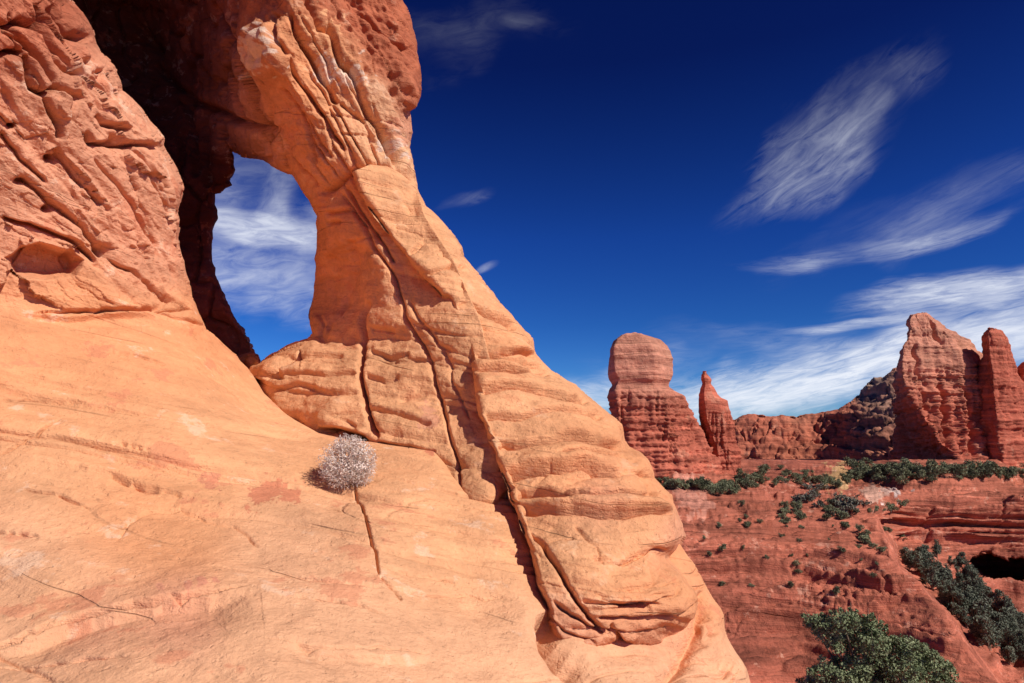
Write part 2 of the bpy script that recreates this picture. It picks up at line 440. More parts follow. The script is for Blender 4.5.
M_terr = stone_mat('terraced_sandstone', 0.10, 0.25, (0.04, -0.02, 1.0), 6.5, 1.3, 0.6, (0.33, 0.09, 0.05, 1), (0.74, 0.40, 0.28, 1), 0.5, strat=1.1, warp=.5, latm=.03)

def tag(o, label=None, cat=None, group=None, kind=None):
    if label: o['label'] = label
    if cat: o['category'] = cat
    if group: o['group'] = group
    if kind: o['kind'] = kind
    return o

# ------------------------------------------------------------------ slickrock slope in the foreground (ground)
cliff_edge = [(60, -60), (70, 0), (83, 13), (91, 26), (97, 44), (114, 66), (121, 91), (133, 102), (146, 117), (162, 137), (162, 146), (176, 170),
              (183, 188), (176, 212), (176, 238), (183, 270), (190, 296), (197, 312), (205, 330), (222, 343), (237, 354), (248, 367), (252, 374)]
cliff_edge = jag(cliff_edge, 8, 1.2, 3, False)
slab_edge = [(252, 374), (264, 392), (285, 412), (318, 434), (345, 441), (375, 443), (408, 447), (436, 450), (452, 474), (466, 490), (486, 492), (505, 478)]
hid = [(560, 474), (655, 492)]
ridge_edge = jag([(655, 492), (673, 535), (682, 549), (703, 582), (724, 615), (725, 630), (732, 645), (747, 669), (752, 690), (775, 760), (800, 900), (805, 960)], 8, 1.1, 4, False)
slope_out = [(-330, 960), (-330, -330), (20, -330), (45, -150)] + cliff_edge + slab_edge[1:] + hid + ridge_edge[1:]
slope_ctrl = TPS([(0, 683, 4.2), (200, 683, 4.1), (400, 683, 4.5), (560, 683, 5.4), (-200, 683, 4.3), (-200, 300, 7.6), (-200, 0, 7.2),
    (0, 560, 5.5), (200, 560, 5.7), (380, 560, 6.2), (0, 430, 7.2), (0, 312, 8.9), (100, 312, 9.6), (200, 420, 8.8), (195, 318, 10.8),
    (250, 374, 11.6), (285, 412, 10.8), (345, 441, 9.9), (348, 480, 8.6), (436, 450, 9.6), (460, 500, 8.4), (500, 531, 7.7),
    (480, 610, 6.15), (530, 610, 6.25), (100, 480, 6.9), (300, 500, 7.6),
    (0, 290, 8.9), (0, 200, 8.7), (0, 100, 8.4), (0, 0, 8.1), (60, 100, 8.9), (70, 5, 9.2), (120, 100, 9.9), (100, 200, 9.6), (110, 285, 9.7), (170, 180, 10.6), (175, 240, 10.9), (180, 290, 10.9),
    (40, -150, 9.0), (-100, -250, 7.0),
    (600, 683, 5.75), (650, 683, 6.2), (745, 683, 7.1), (640, 655, 6.7), (700, 600, 8.0), (725, 632, 7.6), (680, 555, 8.8), (600, 560, 8.3), (570, 600, 7.2), (560, 510, 9.5), (655, 500, 10.2), (585, 660, 6.0),
    (0, 900, 2.7), (400, 900, 2.9), (740, 900, 4.2), (-250, 900, 2.8)], 2e-4)
cavity = [(2, 257), (20, 246), (50, 243), (75, 246), (88, 259), (84, 268), (76, 277), (45, 281), (15, 279)]
slope_lines = [
    ([(-40, 660), (0, 642), (35, 628), (75, 611), (133, 597), (200, 591), (270, 586)], 26, .11, 'b'), ([(5, 318), (60, 314), (106, 310), (174, 311)], 14, .10, 'b'), ([(10, 450), (80, 462), (150, 480), (230, 497)], 14, .05, 'b'), ([(260, 642), (340, 648), (450, 655)], 12, .04, 'b'),
    ([(-20, 455), (13, 444), (27, 435), (64, 413)], 2.0, .08, 'n'), ([(22, 478), (55, 485), (91, 502)], 1.8, .07, 'n'),
    ([(109, 471), (146, 483), (184, 491)], 2.2, .08, 'n'), ([(113, 533), (129, 513), (151, 502), (182, 499), (208, 513), (235, 520), (262, 544)], 1.0, .035, 'v'),
    ([(-20, 524), (0, 526), (40, 529)], 2, .05, 'n'), ([(-30, 655), (0, 642), (35, 628), (75, 611), (133, 597), (200, 591), (252, 586)], 2.6, .11, 'n'),
    ([(-20, 666), (66, 660), (133, 656)], 2.5, .05, 'n'), ([(257, 641), (319, 646), (380, 641), (440, 650)], 2.0, .03, 'n'), ([(295, 597), (340, 602), (390, 611)], 2.0, .035, 'n'),
    ([(111, 442), (151, 449)], 2.0, .05, 'n'), ([(30, 315), (60, 312), (106, 308), (148, 307), (174, 309), (195, 313)], 2.5, .22, 'n'),
    ([(105, 252), (118, 262), (142, 277), (164, 296), (190, 312)], 2.2, .22, 'n'),
    ([(353, 488), (363, 516), (370, 540), (376, 552), (380, 574)], .9, .10, 'v'), ([(380, 574), (403, 599)], 1.2, .05, 'v'),
    ([(375, 560), (430, 573), (480, 588)], 2, .03, 'n'), ([(380, 520), (410, 505), (440, 500)], 1.2, .02, 'v'),
    ([(250, 470), (300, 500), (345, 520)], 1.2, .02, 'v'), ([(200, 560), (300, 575), (420, 590), (530, 600)], 3, .03, 'n'),
    ([(0, 395), (60, 397), (90, 402)], 2, .05, 'n'), ([(115, 355), (140, 358), (165, 368)], 1.5, .04, 'n'), ([(190, 370), (225, 392), (250, 415)], 1.6, .03, 'n'),
    ([(548, 608), (555, 640), (600, 690), (640, 740)], 7, .5, 'v'),
    ([(26, 53), (30, 72), (32, 88), (44, 94), (56, 86), (72, 92), (88, 100)], 2.2, .45, 'v'), ([(6, 12), (18, 38), (38, 59), (56, 85)], 2.4, .45, 'v'),
    ([(44, 97), (61, 126), (63, 141)], 2.2, .3, 'v'), ([(53, 6), (64, 18), (73, 32), (91, 41)], 3.0, .5, 'v'), ([(88, 129), (94, 143), (117, 143), (146, 143), (163, 146)], 2.0, .28, 'l'),
    ([(98, 112), (105, 122), (128, 130)], 1.8, .2, 'l'), ([(40, 0), (48, 30), (60, 60), (85, 75)], 2.2, .3, 'v'), ([(-10, 60), (10, 52), (26, 53)], 2.5, .35, 'v'), ([(0, 30), (25, 22), (48, 30)], 3, .4, 'v'),
    ([(20, 178), (60, 210), (90, 235), (112, 258)], 2.5, .2, 'v'), ([(60, 150), (80, 180), (110, 215)], 1.8, .12, 'v'), ([(0, 215), (40, 228), (80, 243), (100, 262)], 2.2, .2, 'l'),
    ([(110, 130), (140, 160), (165, 200), (172, 235)], 1.6, .10, 'v'), ([(95, 155), (130, 200), (160, 260)], 1.6, .10, 'v'), ([(0, 130), (20, 160), (50, 185)], 1.8, .14, 'v'),
    ([(150, 145), (160, 160), (172, 190)], 1.6, .15, 'v'),
    ([(650, 700), (680, 660), (700, 620), (708, 600)], 9, .18, 'v'), ([(700, 590), (712, 610), (722, 634)], 2.5, .22, 'v'),
]
pits = [(12, 126, 4, .35), (58, 160, 5, .4), (88, 61, 3.5, .35), (101, 71, 3, .3), (117, 141, 6, .35), (20, 182, 5, .25), (48, 210, 5, .3), (105, 250, 7, .35), (159, 306, 4, .15)]
def fit_bed(ctrl, pairs):
    A = []
    for (a, b) in pairs:
        q = np.array([a, b], float); D_ = ctrl(q[:, 0], q[:, 1]); X = ray(q[:, 0], q[:, 1]) * D_[:, None]; A.append((X[1] - X[0]) / np.linalg.norm(X[1] - X[0]))
    A = np.array(A); w, vv = np.linalg.eigh(A.T @ A + np.diag([0, .02, 0])); b = vv[:, 0]; return b if b[2] > 0 else -b
BED = fit_bed(slope_ctrl, [((20, 470), (110, 500)), ((120, 470), (210, 498)), ((250, 560), (350, 575)), ((100, 600), (200, 600)), ((60, 350), (160, 372)), ((400, 570), (500, 590)), ((20, 400), (120, 420))])
M_slope = stone_mat('slickrock', 1.0, 0.11, tuple(BED), 5.0, 0.07, 0.55, (0.62, 0.22, 0.12, 1), (0.86, 0.60, 0.42, 1), 0.45, strat=0.30, warp=.22, fiss=.3)
def slope_disp(P, u, v, back):
    up = 1 - sstep(v + 0.0 * u, 296, 318); up = up * (u < 215)          # the broken face above the joint
    B = P @ BED + 0.08 * noise3(P * 0.35, 4)
    d = 0.10 * fbm(P * 0.45, 3, 1) * (1 - 0.2 * up)
    msk = sstep(fbm(P * 0.5, 2, 9), -0.25, 0.35)
    d += (1 - up) * strata(B, P, (1.1, 2.6, 6.5), (.030, .022, .010), 2, 4.0) * (0.35 + msk)
    d += (1 - up) * 0.011 * fbm(P * 4, 4, 31)
    H = np.stack([P[:, 0] * .11, P[:, 1] * .11, B * 3.0], 1)
    d -= (1 - up) * np.clip((np.linalg.norm(P, axis=1) - 5.0) / 3.5, .08, 1) * (.13 * hairs(H, (1, 1, 1), .05, 33, .7, -.05) + .08 * hairs(H, (1.9, 1.9, 2.3), .07, 35, .9, .0))
    # tilted slabs and blocks on the upper face
    k = u < 230
    d_up = np.zeros(len(u)); idx = np.where(up > 0.01)[0]
    if len(idx):
        Q = P[idx]; dg = math.radians(48)
        # along-face direction runs down to the right
        a = Q[:, 0] * 0.35 + Q[:, 1] * 0.55 - Q[:, 2] * 0.75; b = Q[:, 0] * 0.30 + Q[:, 1] * 0.55 + Q[:, 2] * 0.72; c = Q[:, 0] * 0.85 - Q[:, 1] * 0.5
        wq = 0.25 * fbm(Q * 1.2, 3, 17)
        X = np.stack([a * 0.55 + wq, b * 1.5 + wq, c * 0.8], 1)
        f1, e1, id1 = worley(X, 1); X2 = X * 2.7 + 0.3; f1b, e2, id2 = worley(X2, 2)
        topz = 0.35 + 0.65 * (1 - sstep(v[idx], 60, 240))
        d_up[idx] = (id1 - 0.5) * 0.16 * topz - 0.16 * (1 - sstep(e1, 0.0, 0.07)) * topz ** 2 * sstep(id1, .2, .5) + (id2 - .5) * 0.035 - 0.035 * (1 - sstep(e2, 0, 0.08)) * sstep(id2, .5, .7) + strata(b, Q, (2.0, 5.0), (.03, .012), 41, 4.0)
        d_up[idx] -= .07 * hairs(np.stack([a * .35, c * .4, b * 1.6], 1), (1, 1, 1), .06, 43, .6, -.05)
        d_up[idx] = .6 * d_up[idx] + (.06 + .12 * topz) * facets(X * 1.3 + .12 * fbm(Q * 3, 3, 5)[:, None], 1) + .04 * facets(X * 2.8, 2)
        d_up[idx] += 0.022 * fbm(Q * 3.2, 5, 21, .65)
    d += up * d_up
    gr = groove(u, v, slope_lines)
    for (x, y, r, dp) in pits: gr += dp * np.exp(-((u - x) ** 2 + ((v - y) * 1.5) ** 2) / r ** 2 * 0.9)
    dd, _, _, _, _ = seg_dist(u, v, jag(cavity, 8, 1.5, 8), True); ic = inside(u, v, jag(cavity, 8, 1.5, 8))
    gr += np.where(ic, 0.45 * sstep(dd, 0, 9) , 0)
    # the drop at the edge of the joint: the upper face stands forward
    return d - gr * (1 - back)
slope_cols = [(100, 640, 1.3, SAL), (350, 640, 1.3, SAL), (500, 640, 1.0, SAL), (0, 540, 1, SAL), (150, 520, 1, ORA), (300, 560, 1, SAL), (60, 600, .4, TAN),
    (50, 450, 1, TAN), (200, 450, 1, TAN), (400, 520, 1, TAN), (60, 350, 1, ORA), (180, 350, .8, ORA), (480, 560, .8, TAN), (300, 470, .7, TAN),
    (40, 30, .9, DRED), (100, 100, .8, RUS), (20, 140, 1, RUS), (100, 200, .9, RUS), (20, 240, .8, RUS), (160, 240, .7, RUS), (60, 290, .6, ORA), (150, 150, .6, RUS),
    (620, 680, .6, SAL), (690, 660, .6, SAL), (700, 600, .6, ORA), (735, 680, .6, SAL), (670, 620, .5, RUS), (-100, 100, 1, RED), (-150, 400, 2, ORA), (0, 850, 2, SAL), (500, 850, 2, SAL),
    (270, 492, .22, (0.66, 0.24, 0.13)), (211, 478, .18, (0.68, 0.27, 0.15)), (256, 498, .14, (0.66, 0.24, 0.13)), (290, 498, .16, (0.66, 0.24, 0.13)), (200, 582, .10, (.68, .28, .17)), (188, 584, .08, (.68, .28, .17)), (214, 578, .08, (.68, .28, .17)), (160, 585, .07, (.7, .3, .18)), (170, 612, .55, (.74, .33, .20)), (90, 622, .5, (.74, .33, .20)), (410, 436, .12, (.66,.24,.13)), (430, 450, .1, (.66,.24,.13))]
slope = relief('slope', slope_out, [], slope_ctrl, 0.85, 3.5, [(cliff_edge, 16, .8, False), (slab_edge, 10, .16, False), (ridge_edge, 20, .8, False)], slope_disp, M_slope, slope_cols)
tag(slope, kind='structure')

# ------------------------------------------------------------------ the rock arch
window = [(231, 150), (250, 157), (263, 159), (273, 166), (285, 172), (292, 174), (300, 187), (312, 207), (318, 216), (318, 238), (315, 259), (316, 280), (313, 298),
          (308, 316), (312, 333), (308, 339), (294, 343), (278, 351), (260, 363), (256, 372), (240, 372), (246, 360), (254, 351), (240, 326), (231, 312), (224, 295), (215, 275), (211, 261), (212, 245),
          (212, 231), (217, 219), (216, 210), (213, 205), (213, 193), (220, 191), (231, 185), (227, 180), (234, 170), (233, 158)]
window = [(254, 351) if p == (246, 360) else p for p in window if p not in ((240, 372), (256, 372))]
window = jag([p for p in window], 6, 0.9, 5)
leg_right = jag([(396, -330), (400, -60), (403, 0), (410, 15), (416, 44), (419, 73), (419, 88), (415, 107), (409, 111), (411, 132), (411, 158), (415, 176), (417, 188)], 8, 1.1, 6, False)
right_sil = jag([(417, 188), (426, 207), (446, 227), (461, 248), (463, 257), (482, 278), (493, 292), (509, 311), (523, 328), (532, 339), (535, 353), (551, 371), (576, 385), (591, 400),
             (620, 425), (624, 439), (651, 466), (653, 479), (672, 495), (682, 524), (685, 537), (673, 559)], 9, 1.0, 9, False)
arch_out = [(-60, -330)] + leg_right + [(425, 215), (455, 262), (480, 320), (500, 400), (520, 470), (530, 540), (500, 560), (420, 540), (300, 500), (230, 440), (130, 380), (60, 250), (0, 0), (-60, -200)]
arch_ctrl = TPS([(330, 0, 13.5), (380, 0, 14.1), (280, 0, 13.1), (260, 40, 13.2), (262, 70, 13.3), (300, 60, 13.15), (360, 60, 13.6), (405, 60, 14.3), (290, 120, 13.5), (330, 120, 13.3), (380, 110, 13.6), (400, 150, 13.8), (300, 165, 14.0), (345, 165, 13.4),
    (380, 175, 13.3), (330, 205, 13.6), (360, 200, 13.3), (322, 225, 13.9), (345, 238, 13.3), (371, 268, 12.65), (350, 262, 13.6), (316, 262, 14.6), (330, 300, 14.2), (312, 320, 14.2), (352, 300, 13.6), (366, 302, 12.7),
    (400, 270, 12.4), (430, 300, 12.0), (400, 330, 12.0), (385, 380, 11.2), (362, 345, 12.3), (340, 345, 12.6), (300, 352, 12.8), (265, 372, 12.7), (300, 395, 11.7), (330, 425, 10.7), (275, 395, 12.0), (350, 432, 10.6), (380, 438, 10.1), (420, 440, 9.8),
    (440, 400, 10.7), (455, 360, 10.95), (470, 440, 9.65), (460, 480, 8.98), (490, 500, 8.6), (480, 400, 10.35), (440, 310, 11.7), (460, 540, 8.9), (520, 520, 9.4), (400, 500, 9.9), (300, 480, 11.5),
    (235, 20, 15.6), (240, 80, 15.8), (215, 60, 17.4), (270, 150, 15.2), (240, 140, 16.6), (210, 130, 18.4), (180, 60, 20.2), (130, 40, 21.0), (100, 0, 20.6), (190, 160, 18.8), (190, 220, 18.4), (205, 260, 18.2), (225, 310, 17.6), (246, 350, 17.0), (225, 170, 18.0),
    (150, 200, 17.6), (180, 330, 17.0), (220, 390, 15.5), (330, -200, 13.6), (200, -100, 15.5), (200, -250, 13.5), (50, -200, 15.5), (20, 50, 16.5), (100, 280, 16.5)], 3e-4)
arch_lines = [
    ([(318, 194), (335, 186), (352, 172), (370, 164), (387, 166), (401, 173), (417, 184)], 2.4, .22, 'v'),
    ([(335, 186), (349, 203), (363, 224), (371, 245), (391, 270), (398, 288), (405, 316), (422, 344), (430, 365), (436, 385), (441, 400), (451, 440), (461, 496)], 1.4, .13, 'v'),
    ([(344, 185), (356, 205), (375, 235), (395, 262)], 1.6, .15, 'v'),
    ([(366, 298), (364, 337), (361, 365), (361, 382), (370, 425), (378, 441)], 2.0, .28, 'v'),
    ([(286, 9), (300, 38), (315, 64), (341, 102)], 2.2, .3, 'v'), ([(289, 56), (300, 82), (318, 111), (333, 135), (347, 155)], 1.8, .22, 'v'), ([(277, 88), (297, 111), (312, 140), (320, 165)], 1.6, .15, 'v'),
    ([(327, 18), (336, 56), (353, 79), (365, 108), (383, 138), (403, 167)], 2.4, .3, 'v'), ([(283, 138), (297, 164), (318, 187)], 1.6, .15, 'v'), ([(362, 9), (380, 28), (412, 50)], 1.6, .15, 'l'),
    ([(300, 110), (312, 130), (335, 160)], 1.4, .1, 'v'), ([(305, 0), (318, 30), (330, 34)], 2, .2, 'v'), ([(340, 100), (352, 112), (368, 122)], 1.5, .1, 'l'), ([(270, 10), (275, 40), (288, 56)], 2, .25, 'v'),
    ([(262, 378), (285, 372), (325, 375), (360, 372)], 2, .12, 'l'), ([(280, 358), (310, 356), (345, 355)], 1.6, .08, 'l'), ([(270, 392), (300, 385), (330, 392), (358, 390)], 1.8, .08, 'l'),
    ([(318, 431), (332, 429), (352, 434), (366, 438)], 4.5, .6, 'l'), ([(366, 405), (400, 410), (433, 424)], 1.8, .12, 'l'), ([(375, 441), (408, 445), (436, 449)], 2, .1, 'l'),
    ([(370, 350), (390, 356), (410, 352)], 1.8, .08, 'l'), ([(366, 375), (385, 380), (400, 376)], 1.8, .08, 'l'), ([(372, 328), (395, 330)], 1.8, .07, 'l'),
    ([(325, 212), (345, 208), (352, 205)], 2.2, .12, 'l'), ([(326, 222), (340, 220)], 2.0, .1, 'l'), ([(345, 238), (352, 262), (348, 290), (340, 315), (325, 332)], 3, .12, 'v'),
    ([(410, 300), (420, 320), (438, 345), (452, 350)], 1.4, .08, 'v'), ([(440, 345), (455, 385), (472, 425)], 1.3, .06, 'v'),
    ([(205, 100), (200, 150), (207, 190)], 3, .35, 'v'), ([(192, 60), (186, 120), (195, 180)], 3, .3, 'v'), ([(230, 110), (222, 140)], 2.2, .2, 'v'), ([(150, 60), (190, 100), (240, 120), (275, 130)], 3, .3, 'v'), ([(120, 0), (160, 60)], 4, .4, 'v'), ([(215, 0), (235, 50), (260, 100)], 3, .3, 'v'),
]
def arch_disp(P, u, v, back):
    B = P[:, 2] * 0.98 + P[:, 0] * 0.12 + 0.3 * noise3(P * 0.4, 4)
    d = 0.12 * fbm(P * 0.5, 3, 51) + 0.035 * fbm(P * 2.5, 5, 53, .55) - .05 * hairs(np.stack([P[:, 0] * .4, P[:, 1] * .4, B * 1.5], 1), (1, 1, 1), .06, 55, .7, .0)
    low = sstep(v, 190, 330)
    d += low * (strata(B, P, (3.6,), (.018,), 12, 4.0) + .16 * (pillow(B, P, 1.6, 13) - .5))
    # upper leg: long fins running down the leg
    upm = (1 - sstep(v, 165, 200)) * sstep(u - (245 + 0.30 * v), -4, 10)
    a = P[:, 0] * 0.88 + P[:, 2] * 0.47
    q = np.stack([a * 2.4, P[:, 1] * 0.8, (P[:, 2] * .88 - P[:, 0] * .47) * 0.35], 1)
    d += upm * (0.09 * np.tanh(3 * noise3(q, 61)) + 0.03 * ridged(q * 2.6, 2, 62) + .035 * fbm(P * 3, 4, 64, .6) - .10 * hairs(q, (1.3, 1.3, 1.3), .07, 65, .7, -.1))
    # knobbly dark overhang at the top right, lumpy stack at the left lip
    kb = sstep(u - (318 + 0.42 * v), 0, 14) * (1 - sstep(v, 100, 125))
    f1, e1, i1 = worley(P * 2.6, 5)
    d += kb * (0.05 * fbm(P * 4, 4, 71) - 0.10 * (1 - sstep(f1, .12, .38)) * sstep(v, 5, 60) + 0.08 * sstep(v, 0, 80))
    kl = np.exp(-(((u - 260) / 14) ** 2 + ((v - 52) / 34) ** 2)); f2, e2, i2 = worley(P * 2.0, 6)
    d += kl * (0.34 - 0.5 * f2 + 0.15)
    # shadowed alcove: broken, angular
    al = 1 - sstep(u - (245 + 0.30 * v), -14, 2); al = al * (v < 380) * (u < 300)
    k = np.where(al > 0.01)[0]
    if len(k):
        f3, e3, i3 = worley(P[k] * np.array([1.1, 1.1, 0.55]), 7)
        d[k] += al[k] * ((i3 - .5) * 0.20 - 0.15 * (1 - sstep(e3, 0, .1)) + 0.06 * fbm(P[k] * 2, 3, 81))
    return d - groove(u, v, arch_lines) * (1 - back)
arch_cols = [(300, 100, .6, ORA), (275, 30, .4, ORA), (300, 150, .4, ORA), (325, 150, .4, ORA), (330, 60, .4, TAN), (345, 100, .35, TAN), (318, 35, .3, TAN), (370, 130, .4, PALE), (390, 160, .35, PALE), (355, 145, .5, TAN), (340, 170, .4, TAN), (375, 100, .32, PALE), (300, 90, .35, ORA), (262, 45, .25, WHI), (255, 60, .2, WHI), (325, 70, .2, WHI), (350, 75, .2, WHI), (392, 145, .2, WHI),
    (360, 30, .4, RED), (390, 60, .5, RED), (410, 90, .5, RED), (405, 130, .3, RUS), (350, 185, .4, ORA), (390, 200, .6, TAN), (350, 220, .5, ORA), (340, 290, .5, RUS), (330, 260, .4, ORA), (400, 300, .7, TAN), (300, 370, .7, TAN), (320, 410, .5, TAN), (400, 390, .7, TAN), (440, 450, .7, TAN), (430, 420, .2, RUS),
    (170, 70, 1.1, SHADE), (110, 10, 1, SHADE), (222, 40, .4, DRED), (245, 50, .35, RUS), (250, 110, .5, RUS), (225, 110, .4, DRED), (275, 140, .3, RUS), (190, 170, .7, SHADE), (220, 300, .8, (.30, .09, .055)), (200, 230, .6, SHADE), (222, 170, .3, SHADE), (300, -150, 2, RED), (100, -150, 2, DRED)]  # darkest alcove zones: its shade painted into the stone colour
arch_root = bpy.data.objects.new('rock_arch', None); COL.objects.link(arch_root); arch_root.location = (0, 0, 0)
tag(arch_root, 'towering orange sandstone arch with a window through it and a cracked sweeping leg', 'rock arch')
lip = [(252, -120), (256, 0), (256, 23), (250, 44), (256, 64), (264, 80), (271, 97), (279, 117), (286, 141), (292, 174)]
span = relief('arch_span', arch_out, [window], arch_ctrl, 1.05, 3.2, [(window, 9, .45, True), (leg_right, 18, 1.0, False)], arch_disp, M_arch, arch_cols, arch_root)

# buttress right of the long crack
but_edge_b = jag([(673, 559), (697, 599), (694, 618), (686, 632), (666, 649), (637, 659), (604, 661), (579, 666)], 8, 1.0, 14, False)
but_edge_l = [(579, 666), (560, 646), (547, 624), (546, 603), (538, 585), (528, 548), (513, 507), (498, 466), (479, 415), (476, 380), (465, 342), (446, 300), (412, 263), (391, 238), (359, 193), (352, 172)]
but_out = jag([(352, 172), (370, 165), (387, 167), (401, 174), (417, 188)], 8, .6, 7, False)[:-1] + right_sil[:-1] + \
    but_edge_b[:-1] + jag([(579, 666), (560, 646), (547, 624), (546, 603), (538, 585), (528, 548), (520, 530), (513, 507), (505, 485), (498, 466), (488, 442),
         (479, 415), (476, 380), (472, 362), (465, 342), (457, 322), (446, 300), (428, 280), (412, 263), (391, 238), (373, 217), (359, 193), (352, 172)], 8, 1.0, 10, False)[:-1]
but_ctrl = TPS([(370, 180, 13.05), (400, 190, 13.2), (390, 220, 12.75), (425, 225, 13.0), (430, 262, 12.1), (460, 270, 12.2), (455, 305, 11.6), (490, 310, 11.6), (475, 350, 10.9), (515, 345, 11.1), (540, 380, 10.7), (490, 400, 9.8), (540, 410, 9.9), (580, 405, 10.4),
    (500, 450, 8.9), (560, 450, 8.9), (620, 445, 9.6), (520, 500, 8.0), (580, 500, 7.9), (640, 490, 8.5), (665, 515, 8.3), (535, 545, 7.15), (590, 550, 7.0), (650, 550, 7.4), (555, 590, 6.6), (610, 600, 6.45), (660, 590, 6.8), (690, 600, 7.1), (575, 640, 6.3), (620, 645, 6.45), (670, 630, 6.9)], 2e-4)
but_lines = [
    ([(456, 307), (470, 306), (488, 311), (505, 319), (519, 328)], 2, 0.224, 'l'), ([(474, 371), (505, 370), (530, 369), (550, 373)], 2.2, 0.224, 'l'), ([(475, 391), (516, 388), (558, 395), (590, 403)], 2.0, 0.240, 'l'),
    ([(486, 357), (500, 350), (520, 350), (536, 356)], 1.8, 0.192, 'l'), ([(407, 255), (421, 241), (439, 234)], 1.4, 0.112, 'l'), ([(425, 275), (445, 268), (465, 264)], 1.4, 0.112, 'l'), ([(445, 293), (454, 314), (465, 343), (472, 364)], 3, .25, 'v'),
    ([(481, 412), (520, 415), (560, 408), (605, 418)], 1.8, 0.160, 'l'), ([(484, 434), (526, 437), (566, 431), (604, 438), (625, 446)], 2.6, 0.272, 'l'), ([(560, 450), (590, 447), (620, 452), (640, 462)], 1.8, 0.160, 'l'),
    ([(501, 470), (541, 465), (581, 463), (600, 469), (625, 473)], 2.8, 0.256, 'l'), ([(504, 487), (536, 483), (560, 488), (590, 494), (630, 496), (655, 490)], 2.2, 0.208, 'l'), ([(508, 502), (537, 504), (583, 507), (624, 514), (668, 518)], 3.0, 0.272, 'l'),
    ([(591, 551), (624, 553), (653, 545), (668, 551)], 1.5, 0.096, 'l'), ([(524, 527), (543, 541), (552, 557), (562, 574), (575, 598), (591, 620), (606, 636), (618, 646)], 2.0, .16, 'v'), ([(543, 541), (560, 535), (575, 532)], 1.2, .05, 'v'),
    ([(579, 599), (628, 603), (666, 605)], 2.2, 0.080, 'l'), ([(625, 605), (640, 607), (656, 606)], 2.6, 0.192, 'l'), ([(552, 598), (570, 612), (600, 632), (640, 640)], 1.5, 0.080, 'l'), ([(545, 615), (565, 630), (600, 648)], 1.5, 0.080, 'l'), ([(600, 618), (640, 622), (680, 616)], 1.5, 0.064, 'l'),
    ([(617, 626), (621, 640), (624, 655)], 2, .12, 'v'), ([(640, 470), (648, 483), (668, 510)], 1.6, .09, 'v'), ([(445, 330), (470, 332)], 1.6, 0.160, 'l'), ([(395, 225), (420, 230), (435, 228)], 1.2, 0.064, 'l'), ([(575, 520), (600, 540), (606, 560)], 1.3, .04, 'v'), ([(531, 480), (545, 470), (552, 462)], 1.3, .05, 'v'),
]
def but_disp(P, u, v, back):
    B = P[:, 2] + 0.08 * P[:, 0] + 0.10 * P[:, 1] + 0.16 * noise3(P * 0.7, 4)
    d = 0.10 * fbm(P * 0.6, 3, 91) + 0.016 * fbm(P * 3.4, 4, 93)
    m = 0.25 + sstep(fbm(P * 0.6, 2, 95), -0.3, 0.3)
    mid = 1 - 0.55 * sstep(v, 515, 545) * (1 - sstep(v, 575, 600))
    d += strata(B, P, (4.5,), (.018,), 22, 4.5) * m * mid
    d += .26 * (pillow(B, P, 1.5, 23) - .5) * (.35 + .65 * mid) + .09 * (pillow(B, P, 4.0, 24, .2) - .5) * m * mid
    H = np.stack([P[:, 0] * .4, P[:, 1] * .4, B * 2.2], 1)
    d -= .075 * hairs(H, (1, 1, 1), .06, 97, .6, -.1) * mid + .04 * hairs(H, (1.6, 1.6, 2.2), .06, 99, .8, .0) + .008 * fbm(P * 9, 3, 90)
    lo = sstep(v, 580, 610); B2 = P[:, 2] * 0.85 + P[:, 0] * 0.5
    d += lo * strata(B2, P, (9.0,), (.012,), 28, 4)
    return d - groove(u, v, but_lines) * (1 - back)
but_cols = [(400, 210, .8, TAN), (460, 290, .8, TAN), (520, 400, 1, TAN), (560, 470, .8, ORA), (600, 500, .4, RUS), (600, 540, .8, TAN), (640, 600, .8, ORA), (680, 540, .35, RUS), (580, 640, .6, RUS), (650, 640, .5, RUS), (540, 470, .4, TAN), (640, 480, .5, ORA), (500, 350, .5, ORA)]
relief('buttress', but_out, [], but_ctrl, 1.0, 2.4, [(but_edge_l, 7, .32, False), (right_sil, 26, 1.5, False), (but_edge_b, 20, 1.0, False)], but_disp, M_arch, but_cols, arch_root)

# ------------------------------------------------------------------ distant terrain
dome_edge = [(878, 520), (893, 545), (897, 566), (915, 580), (935, 600), (957, 625), (968, 645), (985, 665), (1005, 690), (1060, 780), (1120, 960)]
t_near = TPS([(640, 463, 420), (860, 463, 430), (1024, 463, 430), (640, 482, 320), (760, 478, 350), (860, 478, 365), (660, 500, 268), (760, 500, 278), (860, 500, 290), (700, 530, 228), (800, 530, 238), (880, 530, 243), (700, 575, 203), (800, 575, 205), (890, 575, 197),
    (700, 600, 192), (800, 600, 192), (900, 610, 184), (700, 640, 174), (800, 640, 177), (950, 640, 166), (700, 683, 152), (850, 683, 157), (990, 683, 152), (700, 760, 135), (870, 760, 135), (1050, 760, 135), (700, 900, 110), (870, 900, 110), (1100, 900, 110), (500, 683, 165), (500, 480, 320), (500, 900, 120), (250, 683, 180), (250, 480, 340), (1200, 683, 160), (1300, 480, 380)], 1e-4)
